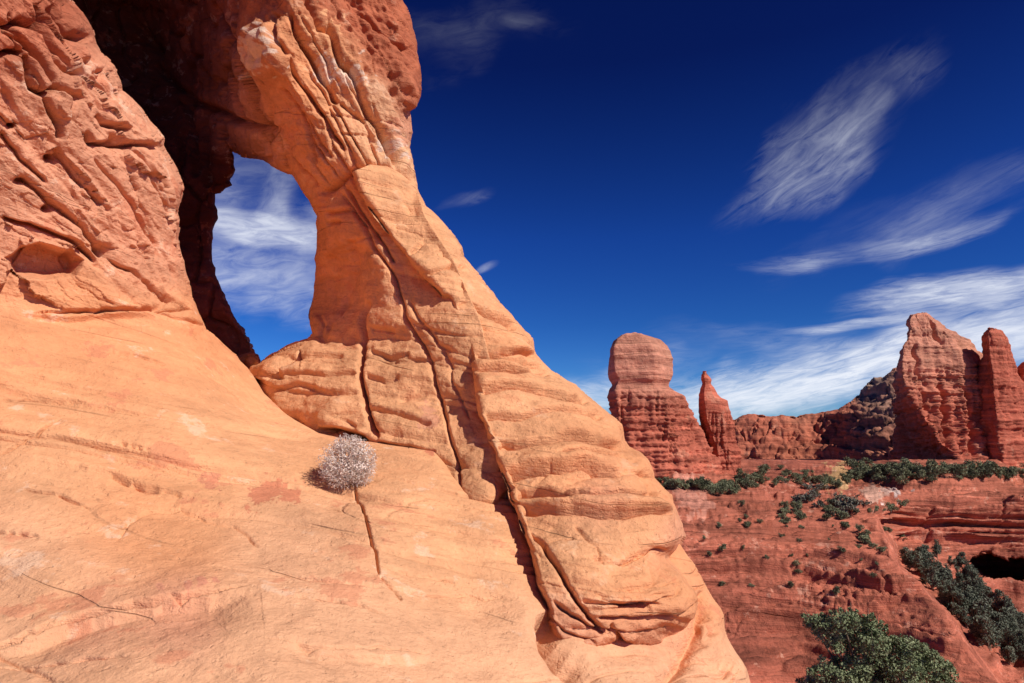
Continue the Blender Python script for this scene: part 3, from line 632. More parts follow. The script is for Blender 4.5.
t_far = TPS([(640, 463, 420), (860, 463, 430), (1024, 463, 430), (860, 478, 365), (1024, 478, 375), (900, 489, 318), (1024, 488, 320), (860, 500, 290), (900, 499, 304), (960, 499, 307), (1024, 500, 310), (1100, 500, 312), (900, 520, 297), (960, 525, 299), (1024, 530, 300), (900, 545, 288), (960, 550, 291), (1024, 560, 291), (1100, 560, 292),
    (950, 560, 282), (1000, 584, 276), (1050, 586, 274), (930, 590, 240), (960, 610, 222), (1024, 605, 250), (990, 640, 196), (1024, 640, 212), (1024, 683, 166), (960, 683, 170), (880, 600, 235), (800, 500, 280), (800, 560, 240), (1100, 760, 135), (900, 760, 135), (1200, 600, 250), (1200, 480, 370)], 1e-4)
CAVE = jag([(968, 557), (985, 554), (1010, 556), (1040, 558), (1080, 560), (1080, 580), (1024, 580), (990, 579), (973, 571)], 5, 1.0, 8)
def t_depth(u, v):
    d, _, _, s, _ = seg_dist(u, v, dome_edge)
    # side: positive left/below of the dome's edge line
    sg = d * s
    a = sstep(sg, -4, 4)
    up = 1 - sstep(v, 505, 540)
    a = np.maximum(a, 0); n_, f_ = 1 / t_near(u, v), 1 / t_far(u, v)
    left = (u < 860).astype(float)
    a = np.where(v < 519, sstep(-u, -905, -850), a)
    r = n_ * a + f_ * (1 - a)
    hill = 1 / 40. + np.maximum(v - 742, 0) / 158. * (1 / 15. - 1 / 40.)      # the shoulder the near juniper grows on
    h = sstep(v, 722, 742)
    dd, _, _, _, _ = seg_dist(u, v, CAVE, True); r = 1 / (1 / r + np.where(inside(u, v, CAVE), 55 * sstep(dd, 0, 2.2), 0))
    return 1 / (r * (1 - h) + hill * h)
cave = [(967, 556), (985, 553), (1010, 556), (1040, 558), (1080, 560), (1080, 582), (1020, 580), (985, 579), (972, 570)]
ter_lines = [([(690, 562), (780, 556), (885, 541)], 1.6, 1.3, 'l'), ([(690, 588), (780, 583), (890, 570)], 1.8, 1.2, 'l'), ([(700, 627), (790, 622), (905, 607)], 2, 1.1, 'l'), ([(730, 660), (820, 652), (945, 640)], 2.2, 1.1, 'l'), ([(740, 674), (850, 668), (968, 660)], 2, .9, 'l'), ([(680, 509), (760, 503), (850, 499)], 1.3, 1.0, 'l'), ([(690, 530), (770, 524), (860, 512)], 1.4, 1.0, 'l'),
    ([(895, 498), (960, 502), (1060, 505)], 1.3, 1.6, 'l'), ([(880, 511), (940, 513), (1060, 516)], 1.3, 1.6, 'l'), ([(900, 523), (980, 524), (1060, 527)], 1.4, 1.7, 'l'), ([(915, 533), (980, 535), (1060, 538)], 1.3, 1.6, 'l'), ([(905, 543), (960, 546), (1060, 549)], 1.3, 1.5, 'l'),
    ([(935, 498), (928, 520), (926, 545)], 1.5, 2.5, 'v'), ([(1004, 500), (1003, 540)], 1.5, 2.0, 'v'), ([(660, 500), (700, 503), (730, 500)], 1.4, 1.4, 'l'), ([(670, 516), (720, 513), (770, 508)], 1.4, 1.0, 'l'),
    ([(700, 612), (740, 606), (790, 600), (830, 590)], 2.5, 1.3, 'l'), ([(725, 600), (760, 592), (820, 582), (880, 575)], 2, .9, 'l'), ([(700, 640), (760, 636), (800, 628)], 2.4, .8, 'l'), ([(800, 560), (850, 552), (885, 548)], 2, 1.0, 'l'), ([(880, 578), (886, 590), (893, 600)], 2.5, 1.8, 'v'), ([(690, 575), (760, 566), (850, 548)], 1.8, .8, 'l'),
    ([(700, 545), (780, 536), (860, 524)], 1.8, .9, 'l')]
def ter_disp(P, u, v, back):
    D = P[:, 1]; k = np.clip(D / 150., .15, 2.0)
    z = P[:, 2] + 0.04 * P[:, 0] + 1.0 * noise3(P * 0.015, 3)
    d = .8 * k * fbm(P * 0.03, 3, 101) + .30 * k * fbm(P * 0.22, 5, 103, .6)
    wall = 1 - 0.5 * (v < 478)
    d += wall * k * (strata(z, P, (.16, .42, .9), (1.3, .9, .65), 32, 6, lat=0.08) - 1.1 * hairs(np.stack([P[:, 0] * .02, P[:, 1] * .02, z * .22], 1), (1, 1, 1), .07, 37, .03, -.2))
    # broken band low on the near dome
    q = P * np.array([.5, .25, .9]); f1, e1, i1 = worley(q, 9)
    bb = np.exp(-(((v - (612 - (u - 760) * .12)) / 20) ** 2)) * (u < 900) * sstep(noise3(P * .05, 44), -.3, .3)
    d += bb * ((i1 - .5) * 1.2 - .6 * (1 - sstep(e1, 0, .15)))
    rub = sstep(noise3(P * .02, 47), -.35, .25); d += rub * k * 0.9 * np.maximum(0, noise3(P * .45, 48)) + k * .6 * (pillow(z, P, .18, 49, .012) - .5) + k * .5 * (pillow(z, P, .5, 50, .03) - .5)
    gr = groove(u, v, ter_lines)
    de, _, _, _, _ = seg_dist(u, v, dome_edge); ic = inside(u, v, CAVE)
    gr = np.where(ic, 0, gr); d = np.where(ic, d * .3, d)
    return (d - gr * (1 - back)) * (1 - .85 * np.exp(-(de / 6) ** 2))
TR = (0.54, 0.165, 0.10); TR2 = (0.46, 0.135, 0.085); TPK = (0.70, 0.29, 0.20)
ter_cols = [(700, 540, 1, TR), (800, 560, 1, TR), (760, 640, 1, TR2), (850, 620, 1, TR), (950, 520, .8, TR), (690, 490, .3, TPK), (700, 500, .25, TPK), (896, 490, .14, (.72, .52, .45)), (886, 488, .1, (.70, .45, .36)), (872, 490, .2, (.66, .36, .26)), (790, 475, .5, TR2), (838, 477, .22, (.62, .36, .17)), (960, 640, .8, TR), (1000, 600, .6, TR2), (940, 590, .4, TR), (600, 500, 1, TR), (500, 700, 2, TR), (900, 800, 2, TR), (1200, 500, 2, TR)]
ter_out = [(200, 459), (1500, 459), (1500, 960), (200, 960)]
terrain = relief('terrain', ter_out, [], t_depth, 1.15, 40.0, [], ter_disp, M_terr, ter_cols, nwall=2)
tag(terrain, kind='structure')
# the wide ground below everything, out to the horizon
gv = np.array([(-9000, -3000, -115), (9000, -3000, -115), (9000, 15000, -115), (-9000, 15000, -115)], float)
gnd = link_mesh('ground', gv, np.array([[0, 1, 2, 3]]), M_terr, None, np.tile(np.array(TR2), (4, 1)), False); tag(gnd, kind='structure')

# ------------------------------------------------------------------ buttes (full bodies built ring on ring)
def butte(name, levels, D, mat, cols, thickf=0.9, front=0.25, NR=170, NA=220, seed=0, amp=1.0, parent=None, disp_extra=None, flute=1.0, capz=None, lback=.35, rback=.25, ksm=20, cd=0.0):
    L = np.array(levels, float); L = L[np.argsort(L[:, 0])]
    ys = np.linspace(L[0, 0], L[-1, 0], NR); xl = np.interp(ys, L[:, 0], L[:, 1]); xc = np.interp(ys, L[:, 0], L[:, 2]); xr = np.interp(ys, L[:, 0], L[:, 3])
    t = np.arange(NA) / NA; pts = []
    for i in range(NR):
        A = ray(xl[i], ys[i]) * D; B = ray(xr[i], ys[i]) * D; Cc = ray(xc[i], ys[i]) * D
        w = B[0] - A[0]
        wu = xr[i] - xl[i]
        corner = np.array([[xl[i], lback * w], [xc[i], -front * w], [xl[i] + wu * .72, -front * .6 * w], [xr[i], rback * w], [xr[i] - wu * .15, thickf * w], [xl[i] + wu * .2, thickf * w]])
        corner[:, 0] = (corner[:, 0] - CX) / F * ((A[1] + corner[:, 1]) * cp + A[2] * sp)
        seg = np.roll(corner, -1, 0) - corner; ln = np.linalg.norm(seg, axis=1); cum = np.concatenate([[0], np.cumsum(ln)]) / ln.sum()
        cx = np.interp(t, cum, np.append(corner[:, 0], corner[0, 0])); cy = np.interp(t, cum, np.append(corner[:, 1], corner[0, 1]))
        kern = np.hanning(NA // ksm + 2)[1:-1]; kern /= kern.sum(); h = len(kern) // 2
        def sm(q): return np.convolve(np.concatenate([q[-h:], q, q[:h]]), kern, 'same')[h:-h]
        cx, cy = sm(cx), sm(cy)
        yy = A[1] + cy; dpt = yy * cp + A[2] * sp; uu_ = CX + F * cx / dpt
        uu_ = xl[i] + (uu_ - uu_.min()) / (uu_.max() - uu_.min()) * (xr[i] - xl[i])
        pts.append(np.stack([(uu_ - CX) / F * dpt, yy, np.full(NA, A[2])], 1))
    P = np.array(pts).reshape(-1, 3); u = np.zeros(len(P)); v = np.repeat(ys, NA)
    i, j = np.meshgrid(np.arange(NR - 1), np.arange(NA), indexing='ij'); j2 = (j + 1) % NA
    Fc = np.stack([i * NA + j, (i + 1) * NA + j, (i + 1) * NA + j2, i * NA + j2], -1).reshape(-1, 4)
    # close the top with a low dome
    top = P[:NA]; cen = top.mean(0); rows = [P]; base = len(P); prev = np.arange(NA); fl = [Fc]
    wtop = np.ptp(top[:, 0])
    for q, s in enumerate((.8, .55, .3, .08)):
        ring = cen + (top - cen) * s; ring[:, 2] += wtop * .10 * (1 - s * s); rows.append(ring); cur = base + np.arange(NA); base += NA
        fl.append(np.stack([prev, np.roll(prev, -1), np.roll(cur, -1), cur], 1)[:, ::-1]); prev = cur
        v = np.concatenate([v, np.full(NA, ys[0])])
    cur = base + np.zeros(NA, int); rows.append(cen[None] + [[0, 0, wtop * .1]]); v = np.append(v, ys[0])
    fl.append(np.stack([prev, prev, np.roll(prev, -1), cur], 1)[:, [0, 2, 3, 3]][:, ::-1])
    P = np.concatenate(rows); Fq = np.concatenate(fl[:-1])
    nr = vnormals(P, Fq); c0 = P.mean(0)
    out = (nr * (P - c0)).sum(1).mean()
    if out < 0: nr = -nr; Fq = Fq[:, ::-1]
    h = P[:, 2]; sc = D / 300.0
    f = 1.0 / sc
    Pz = P * f
    hb = sstep(v, L[0, 0] + (L[-1, 0] - L[0, 0]) * .30, L[0, 0] + (L[-1, 0] - L[0, 0]) * .42); hb = np.maximum(hb, cd)   # fluted below the cap
    fl_ = np.stack([Pz[:, 0] * .22, Pz[:, 1] * .22, Pz[:, 2] * .035], 1)
    d = 1.1 * fbm(Pz * .05, 3, seed + 1) + .35 * fbm(Pz * .25, 4, seed + 2)
    d += flute * hb * (1.3 * np.tanh(2.5 * noise3(fl_, seed + 4)) + .5 * np.tanh(3 * noise3(fl_ * 2.3, seed + 5)))
    d += (.25 + .75 * hb) * strata(Pz[:, 2] + 1.0 * noise3(Pz * .03, 2), Pz, (.16, .4, .9), (.55, .45, .28), seed + 7, 4.5, lat=.6)
    d += (.15 + .85 * hb) * 1.1 * (pillow(Pz[:, 2], Pz, .30, seed + 11, .02) - .5)
    d -= hb * 2.2 * hairs(fl_ * 1.3, (1, 1, .6), .07, seed + 9, .05 if False else .6, -.3)
    X = Pz * np.array([.25, .25, .33]); f1, e1, i1 = worley(X, seed % 7)
    d += hb * ((i1 - .5) * 1.0 - .9 * (1 - sstep(e1, 0, .10)))
    d = d * sc * amp * .75
    if disp_extra is not None: d = d + disp_extra(P, v)
    P = P + nr * d[:, None]
    uu = CX + F * P[:, 0] / (P[:, 1] * cp + P[:, 2] * sp)
    return link_mesh(name, P, Fq, mat, parent, zones(uu, v, cols, 20))
BP = (.66, .29, .19); BR = (.58, .165, .10); BR2 = (.52, .14, .085)
b1 = butte('sandstone_butte', [(333.5, 628, 633, 641), (335, 621, 624, 652), (340, 614, 617, 662), (347, 610.5, 613, 668), (357, 608, 612, 674), (373, 608, 614, 673.5), (381, 611, 618, 671), (386, 611.5, 615, 672), (392, 611, 615, 679), (405, 611, 617, 688), (421, 610, 617, 696), (442, 605, 615, 706), (460, 600, 612, 717), (481, 592, 606, 728), (500, 588, 604, 736)], 330, M_red,
    [(640, 345, 1, BP), (640, 370, 1, BP), (650, 388, .4, BP), (640, 420, 1, BR), (660, 450, 1, BR), (640, 480, 1, BR)], seed=3, amp=1.0, lback=.22, front=.2,
    disp_extra=lambda P, v: -1.0 * np.exp(-((v - 384) / 3.) ** 2))
tag(b1, 'tall red sandstone butte capped with a smooth round-topped head, just right of the arch leg', 'butte')
b2 = butte('sandstone_spire', [(372.5, 702, 704, 707), (374, 700.5, 704, 709), (379, 700, 704, 712), (383, 701.5, 705, 711.5), (394, 699, 704, 717), (398, 699, 704, 721), (400, 699, 704, 727.5), (415, 698.5, 706, 731.5), (436, 704, 712, 735.5), (446, 706, 716, 738), (465, 712, 720, 742), (478, 714, 722, 748), (492, 714, 724, 752)], 350, M_red, [(710, 385, 1, BR), (715, 410, 1, BR), (720, 450, 1, BR2)], seed=13, amp=.75, thickf=.8, NA=160)
tag(b2, 'thin pointed red rock spire beside the round-topped butte', 'rock spire')
mesa = bpy.data.objects.new('mesa', None); COL.objects.link(mesa)
tag(mesa, 'large peaked red mesa with a shadowed left face and a rock finger beside it', 'mesa')
def mesa_clefts(P, v):
    u = CX + F * P[:, 0] / (P[:, 1] * cp + P[:, 2] * sp); r = np.zeros(len(P))
    for uc, v0, v1, w, dp, sl in ((943, 386, 462, 3.0, 9, .12), (925, 398, 440, 2.2, 6, .2), (968, 392, 455, 2.2, 7, .10), (930, 322, 345, 2.0, 4, .5), (915, 345, 400, 1.6, 3.5, .15)):
        c = uc + (v - v0) * sl + 1.5 * np.sin(v * .35); r -= dp * np.exp(-((u - c) / w) ** 2) * sstep(v, v0 - 4, v0 + 6) * (1 - sstep(v, v1 - 8, v1 + 4)) * (P[:, 1] < 470)
    return r
butte('main_peak', [(313, 919, 922, 928), (315.5, 911, 913, 932), (321, 908, 910, 940), (330, 907.5, 910, 957), (339, 907, 909, 969), (347, 901, 903, 977), (356, 901, 903, 985), (366, 899, 902, 995), (378, 896, 902, 1004), (400, 895, 911, 1018), (420, 895, 922, 1030), (440, 894, 937, 1046), (457, 893, 954, 1062), (475, 892, 958, 1078)], 450, M_red,
    [(930, 330, 1.2, BP), (950, 370, 1.2, BP), (950, 400, 1, BR), (960, 440, 1.2, BR2), (910, 430, 1, BR2)], seed=23, amp=1.15, thickf=.8, NR=240, NA=300, parent=mesa, lback=.55, front=.28, ksm=60, cd=.35, disp_extra=mesa_clefts)
butte('rock_finger', [(329, 987, 991, 998), (331, 984, 989, 1003), (335, 983, 989, 1006), (345, 983, 989, 1010), (356, 982, 990, 1013), (371, 976, 992, 1018), (390, 967, 994, 1028), (430, 956, 998, 1044), (475, 944, 1004, 1064)], 436, M_red,
    [(1000, 345, 1, BR), (1000, 400, 1, BR2), (1000, 450, 1, BR2)], seed=33, amp=.8, thickf=1.0, NA=160, parent=mesa, ksm=40, cd=.4)
butte('rear_shoulder', [(362, 1022, 1026, 1034), (368, 1016, 1024, 1046), (380, 1014, 1024, 1060), (420, 1012, 1030, 1090), (475, 1010, 1040, 1130)], 455, M_red, [(1020, 400, 1, BR2)], seed=43, amp=.9, parent=mesa, NA=160)
# far cliff line
wall_top = [(150, 425), (260, 432), (400, 424), (560, 436), (640, 432), (720, 424), (735, 421), (744, 417), (753, 416), (766, 418), (779, 417), (797, 419), (806, 416), (818, 414), (830, 411), (839, 410), (846, 405), (851, 402), (859, 395), (866, 387), (874, 378), (883, 378), (890, 373), (898, 369), (915, 366), (950, 372), (1000, 380), (1100, 400), (1250, 420)]
wall_out = jag(wall_top, 3.5, .8, 12, False) + [(1250, 474), (150, 474)]
w_depth = TPS([(150, 425, 760), (150, 474, 700), (350, 425, 730), (350, 474, 680), (560, 440, 700), (560, 474, 660), (735, 421, 700), (735, 474, 640), (780, 418, 690), (780, 474, 620), (839, 411, 680), (839, 440, 645), (839, 474, 590), (860, 400, 690), (860, 440, 600), (862, 474, 560), (883, 380, 700), (885, 430, 580), (890, 474, 530), (930, 370, 700), (930, 474, 520), (1100, 400, 700), (1100, 474, 560), (1250, 420, 720), (1250, 474, 600)], 1e-4)
def wall_disp(P, u, v, back):
    fl_ = np.stack([P[:, 0] * .085, P[:, 1] * .085, P[:, 2] * .02], 1)
    q = P * np.array([.07, .07, .09]); f1, e1, i1 = worley(q, 4)
    return 1.8 * np.tanh(3.5 * noise3(fl_, 7)) + 5 * (pillow(P[:, 2], P, .07, 17, .006) - .5) + 1.0 * np.tanh(3 * noise3(fl_ * 2.3, 8)) - 4 * hairs(fl_, (1, 1, 1), .08, 11, .6, -.2) + strata(P[:, 2] + 3 * noise3(P * .01, 3), P, (.08, .2), (2.6, 2.0), 52, 4.5) + (i1 - .5) * 1.0 - .8 * (1 - sstep(e1, 0, .12))
wallo = relief('distant_cliff', wall_out, [], w_depth, .8, 80, [(wall_top, 4, 10, False)], wall_disp, M_red,
    [(760, 440, 1, (.52, .16, .095)), (820, 440, 1, (.52, .16, .095)), (800, 416, .35, (.56, .22, .13)), (872, 385, .35, (.44, .30, .22)), (885, 400, .6, (.40, .22, .16)), (870, 430, .5, (.40, .17, .11)), (800, 465, .6, (.46, .16, .09)), (1000, 400, 2, BR2)], nwall=4, cw=22)
tag(wallo, 'low jagged line of distant red cliffs between the thin spire and the big mesa', 'cliff')

# ------------------------------------------------------------------ vegetation
def plant_mat(name, c1, c2, sc=3.0, rough=.8):
    m = bpy.data.materials.new(name); m.use_nodes = True; t = m.node_tree; t.nodes.clear(); h = G(t)
    pos = h.node('ShaderNodeTexCoord').outputs['Object']
    oi = h.node('ShaderNodeObjectInfo').outputs['Random']
    n = h.noise(pos, sc, 3, .6); f = h.mapr(n, .35, .65)
    c = h.mix(f, c1, c2); k = h.mapr(oi, 0, 1, .7, 1.35); c = h.mix(1.0, c, h.comb(k, k, h.m('MULTIPLY', k, .97)), 'MULTIPLY')
    b = h.node('ShaderNodeBsdfPrincipled'); t.links.new(c, b.inputs['Base Color']); b.inputs['Roughness'].default_value = rough; b.inputs['Specular IOR Level'].default_value = .2
    o = h.node('ShaderNodeOutputMaterial'); t.links.new(b.outputs[0], o.inputs[0]); return m
M_leaf = plant_mat('juniper_leaf', (.13, .165, .08, 1), (.33, .36, .20, 1), 2.2)
M_bush = plant_mat('shrub_leaf', (.10, .115, .060, 1), (.25, .25, .15, 1), .9)
M_dark = plant_mat('pine_leaf', (.085, .10, .070, 1), (.20, .21, .155, 1), .7)
M_sage = plant_mat('sage_leaf', (.11, .11, .085, 1), (.22, .20, .16, 1), .9)
M_bark = plant_mat('bark', (.12, .085, .06, 1), (.22, .16, .12, 1), 6)
M_twig = plant_mat('dry_twig', (.80, .58, .48, 1), (.96, .86, .80, 1), 30, .7)

def leaf_cloud(centres, radii, per, size, rs, flat=.75):
    """many small folded leaf faces through clump volumes"""
    V_, F_ = [], []
    for c, r in zip(centres, radii):
        n = int(per * (r / np.mean(radii)) ** 2)
        q = rs.normal(size=(n, 3)); q /= np.linalg.norm(q, axis=1)[:, None]; q *= (rs.rand(n) ** .45)[:, None]
        p = np.array(c) + q * r * np.array([1, 1, flat])
        a = rs.normal(size=(n, 3)); a[:, 2] += .2; a /= np.linalg.norm(a, axis=1)[:, None]
        b = np.cross(a, rs.normal(size=(n, 3))); b /= np.linalg.norm(b, axis=1)[:, None]
        s = size * (0.6 + .8 * rs.rand(n))[:, None]
        k = len(V_) * 0
        quad = np.stack([p - a * s, p + b * s * .45, p + a * s, p - b * s * .45], 1)
        V_.append(quad.reshape(-1, 3))
    Vv = np.concatenate(V_); return Vv, np.arange(len(Vv)).reshape(-1, 4)
def tube_mesh(paths, sides=5):
    """paths: list of (points, radii)"""
    V_, F_ = [], []; base = 0
    for pts, rad in paths:
        pts = np.array(pts, float); n = len(pts)
        tn = np.gradient(pts, axis=0); tn /= np.linalg.norm(tn, axis=1)[:, None] + 1e-9
        ref = np.array([.31, .17, .93]) if abs(tn[0][2]) < .9 else np.array([1., .1, 0])
        a = np.cross(tn, ref); a /= np.linalg.norm(a, axis=1)[:, None] + 1e-9; b = np.cross(tn, a)
        th = np.arange(sides) * 2 * math.pi / sides
        ring = pts[:, None] + (a[:, None] * np.cos(th)[None, :, None] + b[:, None] * np.sin(th)[None, :, None]) * np.array(rad)[:, None, None]
        V_.append(ring.reshape(-1, 3))
        i, j = np.meshgrid(np.arange(n - 1), np.arange(sides), indexing='ij'); j2 = (j + 1) % sides
        F_.append(base + np.stack([i * sides + j, i * sides + j2, (i + 1) * sides + j2, (i + 1) * sides + j], -1).reshape(-1, 4)); base += n * sides
    return np.concatenate(V_), np.concatenate(F_)
def make_plant(name, h, w, nclump, per, leaf, mleaf, seed, trunk=True, cone=0.0):
    rs = np.random.RandomState(seed)
    root = bpy.data.objects.new(name, None); COL.objects.link(root)
    cs, rr, paths = [], [], []
    for i in range(nclump):
        t = (i + .5) / nclump; zz = h * (.22 + .68 * t); rad = w * .5 * (1 - cone * t) * math.sqrt(max(.12, 1 - (abs(t - .42) / .72) ** 2))
        a = rs.rand() * 6.283; q = rad * (0.35 + .5 * rs.rand()); c = (math.cos(a) * q, math.sin(a) * q, zz + rs.normal() * .04 * h)
        cs.append(c); rr.append(w * (.20 + .10 * rs.rand()) * (1 - .45 * cone * t))
        paths.append(([(0, 0, h * .05), (c[0] * .4, c[1] * .4, zz * .55), c], [w * .03, w * .02, w * .008]))
    V_, F_ = leaf_cloud(cs, rr, per, leaf, rs); link_mesh('crown', V_, F_, mleaf, root, smooth=False)
    if trunk:
        paths.append(([(0, 0, -h * .15), (w * .02, 0, h * .3), (0, w * .02, h * .75)], [w * .055, w * .04, w * .015]))
        V_, F_ = tube_mesh(paths); link_mesh('trunk', V_, F_, M_bark, root)
    return root
def copy_plant(root, loc, rz, s, label, group, cat):
    r = root.copy(); COL.objects.link(r); r.location = loc; r.rotation_euler = (0, 0, rz); r.scale = s
    for ch in root.children:
        c = ch.copy(); COL.objects.link(c); c.parent = r
    tag(r, label, cat, group); return r
bvh = BVHTree.FromPolygons([tuple(v.co) for v in terrain.data.vertices], [tuple(p.vertices) for p in terrain.data.polygons])
def hit(u, v):
    d = Vector(ray(u, v)).normalized(); h = bvh.ray_cast(Vector((0, 0, 0)), d)
    return h[0] if h[0] is not None else None
protos = {
    'bush': [make_plant('juniper_shrub', 2.3, 3.2, 9, 70, .21, M_bush, 5 + i, True) for i in range(3)],
    'sage': [make_plant('sage_shrub', 1.3, 2.2, 6, 34, .20, M_sage, 25 + i, False) for i in range(2)],
    'pine': [make_plant('pinyon_tree', 5.6, 4.4, 13, 110, .24, M_dark, 45 + i, True, .45) for i in range(3)],
}
used = set()
rnd = random.Random(11)
def scatter(kind, pix, scale, label, group, cat):
    for (u, v) in pix:
        p = hit(u, v)
        if p is None: continue
        pr = rnd.choice(protos[kind]); s = scale * rnd.choice((.55, .75, .9, 1.0, 1.1, 1.35))
        s3 = (s * rnd.uniform(.85, 1.2), s * rnd.uniform(.85, 1.2), s * rnd.uniform(.8, 1.15))
        if pr.name not in used:
            used.add(pr.name); pr.location = p; pr.rotation_euler = (0, 0, rnd.uniform(0, 6)); pr.scale = s3; tag(pr, label, cat, group)
        else: copy_plant(pr, p, rnd.uniform(0, 6.28), s3, label, group, cat)
def along(poly, n, jx, jy):
    A = np.array(poly, float); t = np.linspace(0, len(A) - 1, n); return [(float(np.interp(q, range(len(A)), A[:, 0])) + rnd.gauss(0, jx), float(np.interp(q, range(len(A)), A[:, 1])) + rnd.gauss(0, jy)) for q in t]
def region(poly, n):
    A = np.array(poly, float); out = []
    while len(out) < n:
        x = rnd.uniform(A[:, 0].min(), A[:, 0].max()); y = rnd.uniform(A[:, 1].min(), A[:, 1].max())
        if inside(np.array([x]), np.array([y]), poly)[0]: out.append((x, y))
    out.sort(key=lambda q: q[1]); return out
scatter('bush', along([(655, 484), (680, 487), (700, 488), (722, 489)], 46, 4, 3.0), 1.25, 'dark green juniper shrub in the belt at the foot of the round-topped butte', 'juniper shrubs at the foot of the round-topped butte', 'shrub')
scatter('bush', along([(725, 490), (740, 484), (765, 478), (800, 479), (830, 483), (850, 482)], 78, 5, 4.5), 1.3, 'dark green shrub on the bench below the thin spire and distant cliffs', 'shrubs on the bench below the thin spire', 'shrub')
scatter('bush', along([(850, 478), (875, 476), (900, 474), (940, 474), (980, 476), (1024, 475)], 85, 3, 4.0), 1.9, 'dark bushy juniper on the rim below the big peaked mesa', 'junipers on the rim below the big peaked mesa', 'shrub')
scatter('sage', region([(800, 488), (850, 490), (870, 500), (850, 525), (825, 515), (795, 500)], 28), 2.0, 'pale grey sage shrub in the patch left of the white rock outcrop', 'sage shrubs left of the white rock outcrop', 'shrub')
scatter('bush', region([(768, 508), (800, 505), (815, 520), (790, 526), (770, 520)], 12) + region([(812, 490), (840, 505), (850, 530), (825, 520)], 14), 1.05, 'small dark shrub in the gully running down the red slope', 'shrubs in the gully on the red slope', 'shrub')
scatter('bush', region([(700, 520), (870, 512), (885, 545), (800, 562), (700, 558)], 20) + region([(690, 500), (870, 500), (890, 600), (820, 600), (700, 590)], 18), .6, 'small low green shrub dotted on the open red slope', 'small shrubs on the open red slope', 'shrub')
scatter('bush', along([(872, 512), (890, 512), (905, 506)], 9, 2, 1.5) + along([(858, 532), (868, 542), (880, 552)], 6, 2, 2) + along([(885, 530), (905, 540)], 4, 2, 1), 1.0, 'dark shrub on a ledge at the head of the wooded ravine', 'shrubs on the ledges at the head of the ravine', 'shrub')
scatter('pine', region([(900, 562), (935, 556), (962, 566), (985, 592), (1024, 604), (1024, 672), (1000, 660), (968, 630), (940, 600), (915, 582)], 125), 1.1, 'dark green pinyon tree crowded among others in the shaded ravine', 'pinyon trees filling the ravine', 'tree')
for k_, L_ in protos.items():
    for p in L_:
        if p.name not in used:
            for ch in list(p.children): bpy.data.objects.remove(ch)
            bpy.data.objects.remove(p)

# ---- near juniper at the lower right
rs = np.random.RandomState(4); base = hit(872, 756); bx, by, bz = base
DJ = base.y * cp + base.z * sp
def at(u, v, dd=0.0): return ray(u, v) * (DJ + dd)
jun = bpy.data.objects.new('juniper_tree', None); COL.objects.link(jun); jun.location = base
tag(jun, 'big leafy green juniper at the lower right in front of the red slope', 'tree')
bs = np.array(base)
clumps = []
for (u, v, dd, r) in [(826, 630, 0, 14), (812, 622, .4, 9), (843, 622, -.3, 13), (860, 632, .3, 14), (850, 648, .9, 13), (872, 645, -.5, 15), (888, 650, .2, 15), (905, 647, -.4, 13), (915, 658, .6, 14), (930, 664, 0, 14), (944, 674, .3, 12), (900, 668, -.8, 16), (880, 668, .7, 16),
                      (858, 668, -.6, 13), (838, 664, .2, 8), (828, 676, -.5, 15), (816, 690, .3, 16), (848, 688, -1, 17), (870, 690, -.2, 18), (895, 690, .8, 18), (920, 688, -.7, 17), (945, 694, .2, 15), (960, 706, .1, 13), (830, 708, .5, 16), (860, 712, -.8, 18), (900, 714, .3, 18), (935, 714, -.3, 16), (880, 735, 0, 16), (852, 618, .2, 8), (868, 622, 0, 8), (878, 630, .2, 9), (835, 645, -.2, 9)]:
    clumps.append((at(u, v, dd) - bs, r / F * DJ))
cs = [c for c, _ in clumps]; rr = [r * 1.12 for _, r in clumps]
V_, F_ = leaf_cloud(cs, rr, 900, .075, rs, .8)
# finer tufts that break up the crown's edge
tc, tr = [], []
for c, r in clumps:
    for i in range(9):
        q = rs.normal(size=3); q /= np.linalg.norm(q); q[2] = abs(q[2]) * .9; tc.append(c + q * r * rs.uniform(.8, 1.25)); tr.append(r * rs.uniform(.18, .32))
V2, F2 = leaf_cloud(tc, tr, 75, .07, rs, .9)
link_mesh('crown', np.concatenate([V_, V2]), np.concatenate([F_, F2 + len(V_)]), M_leaf, jun, smooth=False)
paths = [([(0, 0, -.5), (.1, 0, .8), (-.05, .1, 1.8), (.1, 0, 2.6)], [.26, .22, .17, .11])]
for c, r in clumps:
    m1 = np.array([0, 0, 1.0]) + (c - np.array([0, 0, 1.0])) * .45 + rs.normal(size=3) * .12
    paths.append(([(0, 0, .7 + .5 * rs.rand()), tuple(m1), tuple(c), tuple(c + (c - m1) * .25)], [.10, .06, .03, .012]))
V_, F_ = tube_mesh(paths, 6); link_mesh('trunk', V_, F_, M_bark, jun)

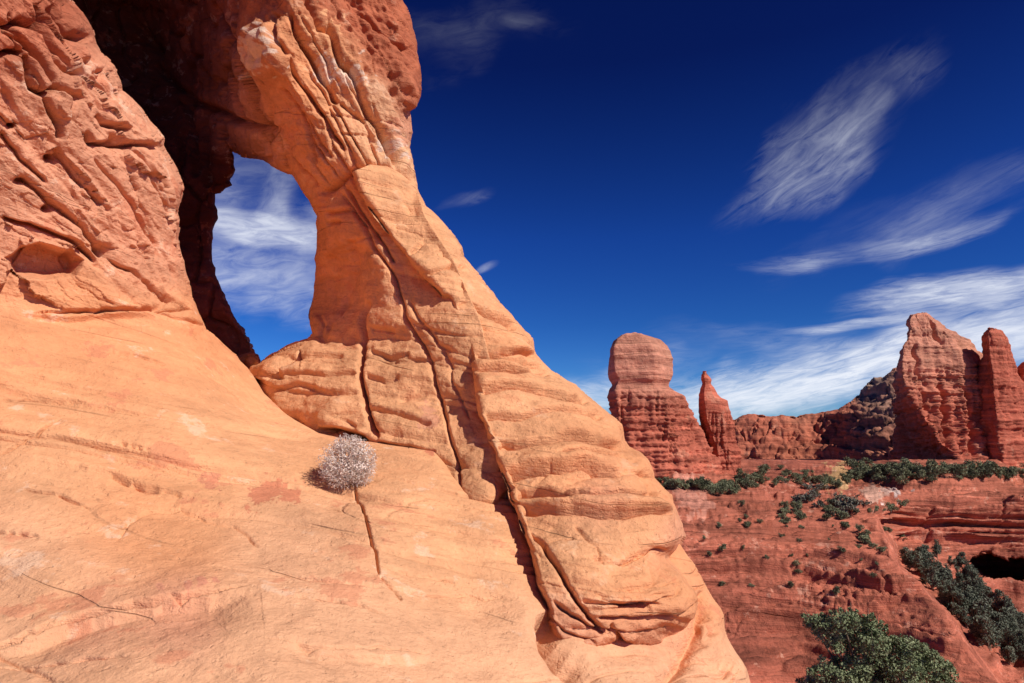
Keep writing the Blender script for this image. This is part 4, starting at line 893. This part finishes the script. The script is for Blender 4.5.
# ---- dry round bush on the slab
bv2 = BVHTree.FromPolygons([tuple(v.co) for v in slope.data.vertices], [tuple(p.vertices) for p in slope.data.polygons])
hb_ = bv2.ray_cast(Vector((0, 0, 0)), Vector(ray(352, 484)).normalized())[0]
rs = np.random.RandomState(9); DB = hb_.y * cp + hb_.z * sp; R_ = 27.5 / F * DB
paths = []
cen = ray(348, 464) * (DB - .05) - np.array(hb_)
def wander(p0, p1, n, j):
    t = np.linspace(0, 1, n)[:, None]; q = np.array(p0) * (1 - t) + np.array(p1) * t; q[1:] += rs.normal(size=(n - 1, 3)) * j; return q
for i in range(260):
    q = rs.normal(size=3); q /= np.linalg.norm(q)
    if q[2] < -.75: q[2] *= -1
    tip = cen + q * R_ * (1 + .14 * float(noise3(q[None] * 1.6, 77)[0])) * rs.uniform(.70, 1.08) * np.array([1, 1, .97]); st = cen * rs.uniform(.05, .35) + rs.normal(size=3) * .02
    w_ = wander(st, tip, 6, .014); paths.append((w_, np.linspace(.0042, .0028, 6)))
    for k in range(6):
        s = w_[rs.randint(2, 6)]; dq = q + rs.normal(size=3) * .8; dq /= np.linalg.norm(dq); e_ = s + dq * R_ * rs.uniform(.12, .38)
        rel = e_ - cen; L_ = np.linalg.norm(rel)
        if L_ > R_ * 1.08: e_ = cen + rel / L_ * R_ * 1.05
        paths.append((wander(s, e_, 4, .010), np.linspace(.0036, .0024, 4)))
V_, F_ = tube_mesh(paths, 3)
q = rs.normal(size=(2300, 3)); q /= np.linalg.norm(q, axis=1)[:, None]; q[:, 2] = np.where(q[:, 2] < -.7, -q[:, 2], q[:, 2]); q = q[np.argsort(noise3(q * 2.4, 78))]; q = np.concatenate([q[700:], q[-700:]])
pc = cen + q * R_ * (1 + .2 * noise3(q * 1.6, 77))[:, None] * rs.uniform(.62, 1.06, (2300, 1)); a_ = rs.normal(size=(2300, 3)); a_ /= np.linalg.norm(a_, axis=1)[:, None]; b_ = np.cross(a_, q + .4 * rs.normal(size=(2300, 3))); b_ /= np.linalg.norm(b_, axis=1)[:, None] + 1e-9
V3 = np.stack([pc - a_ * .012, pc + b_ * .007, pc + a_ * .012, pc - b_ * .007], 1).reshape(-1, 3)      # small dry bracts near the twig tips
F_ = np.concatenate([F_, np.arange(len(V3)).reshape(-1, 4) + len(V_)]); V_ = np.concatenate([V_, V3])
bush = link_mesh('dry_bush', V_, F_, M_twig, None, smooth=False); bush.location = hb_
tag(bush, 'round pale pinkish dry twiggy bush growing from a crack on the orange slab', 'bush')
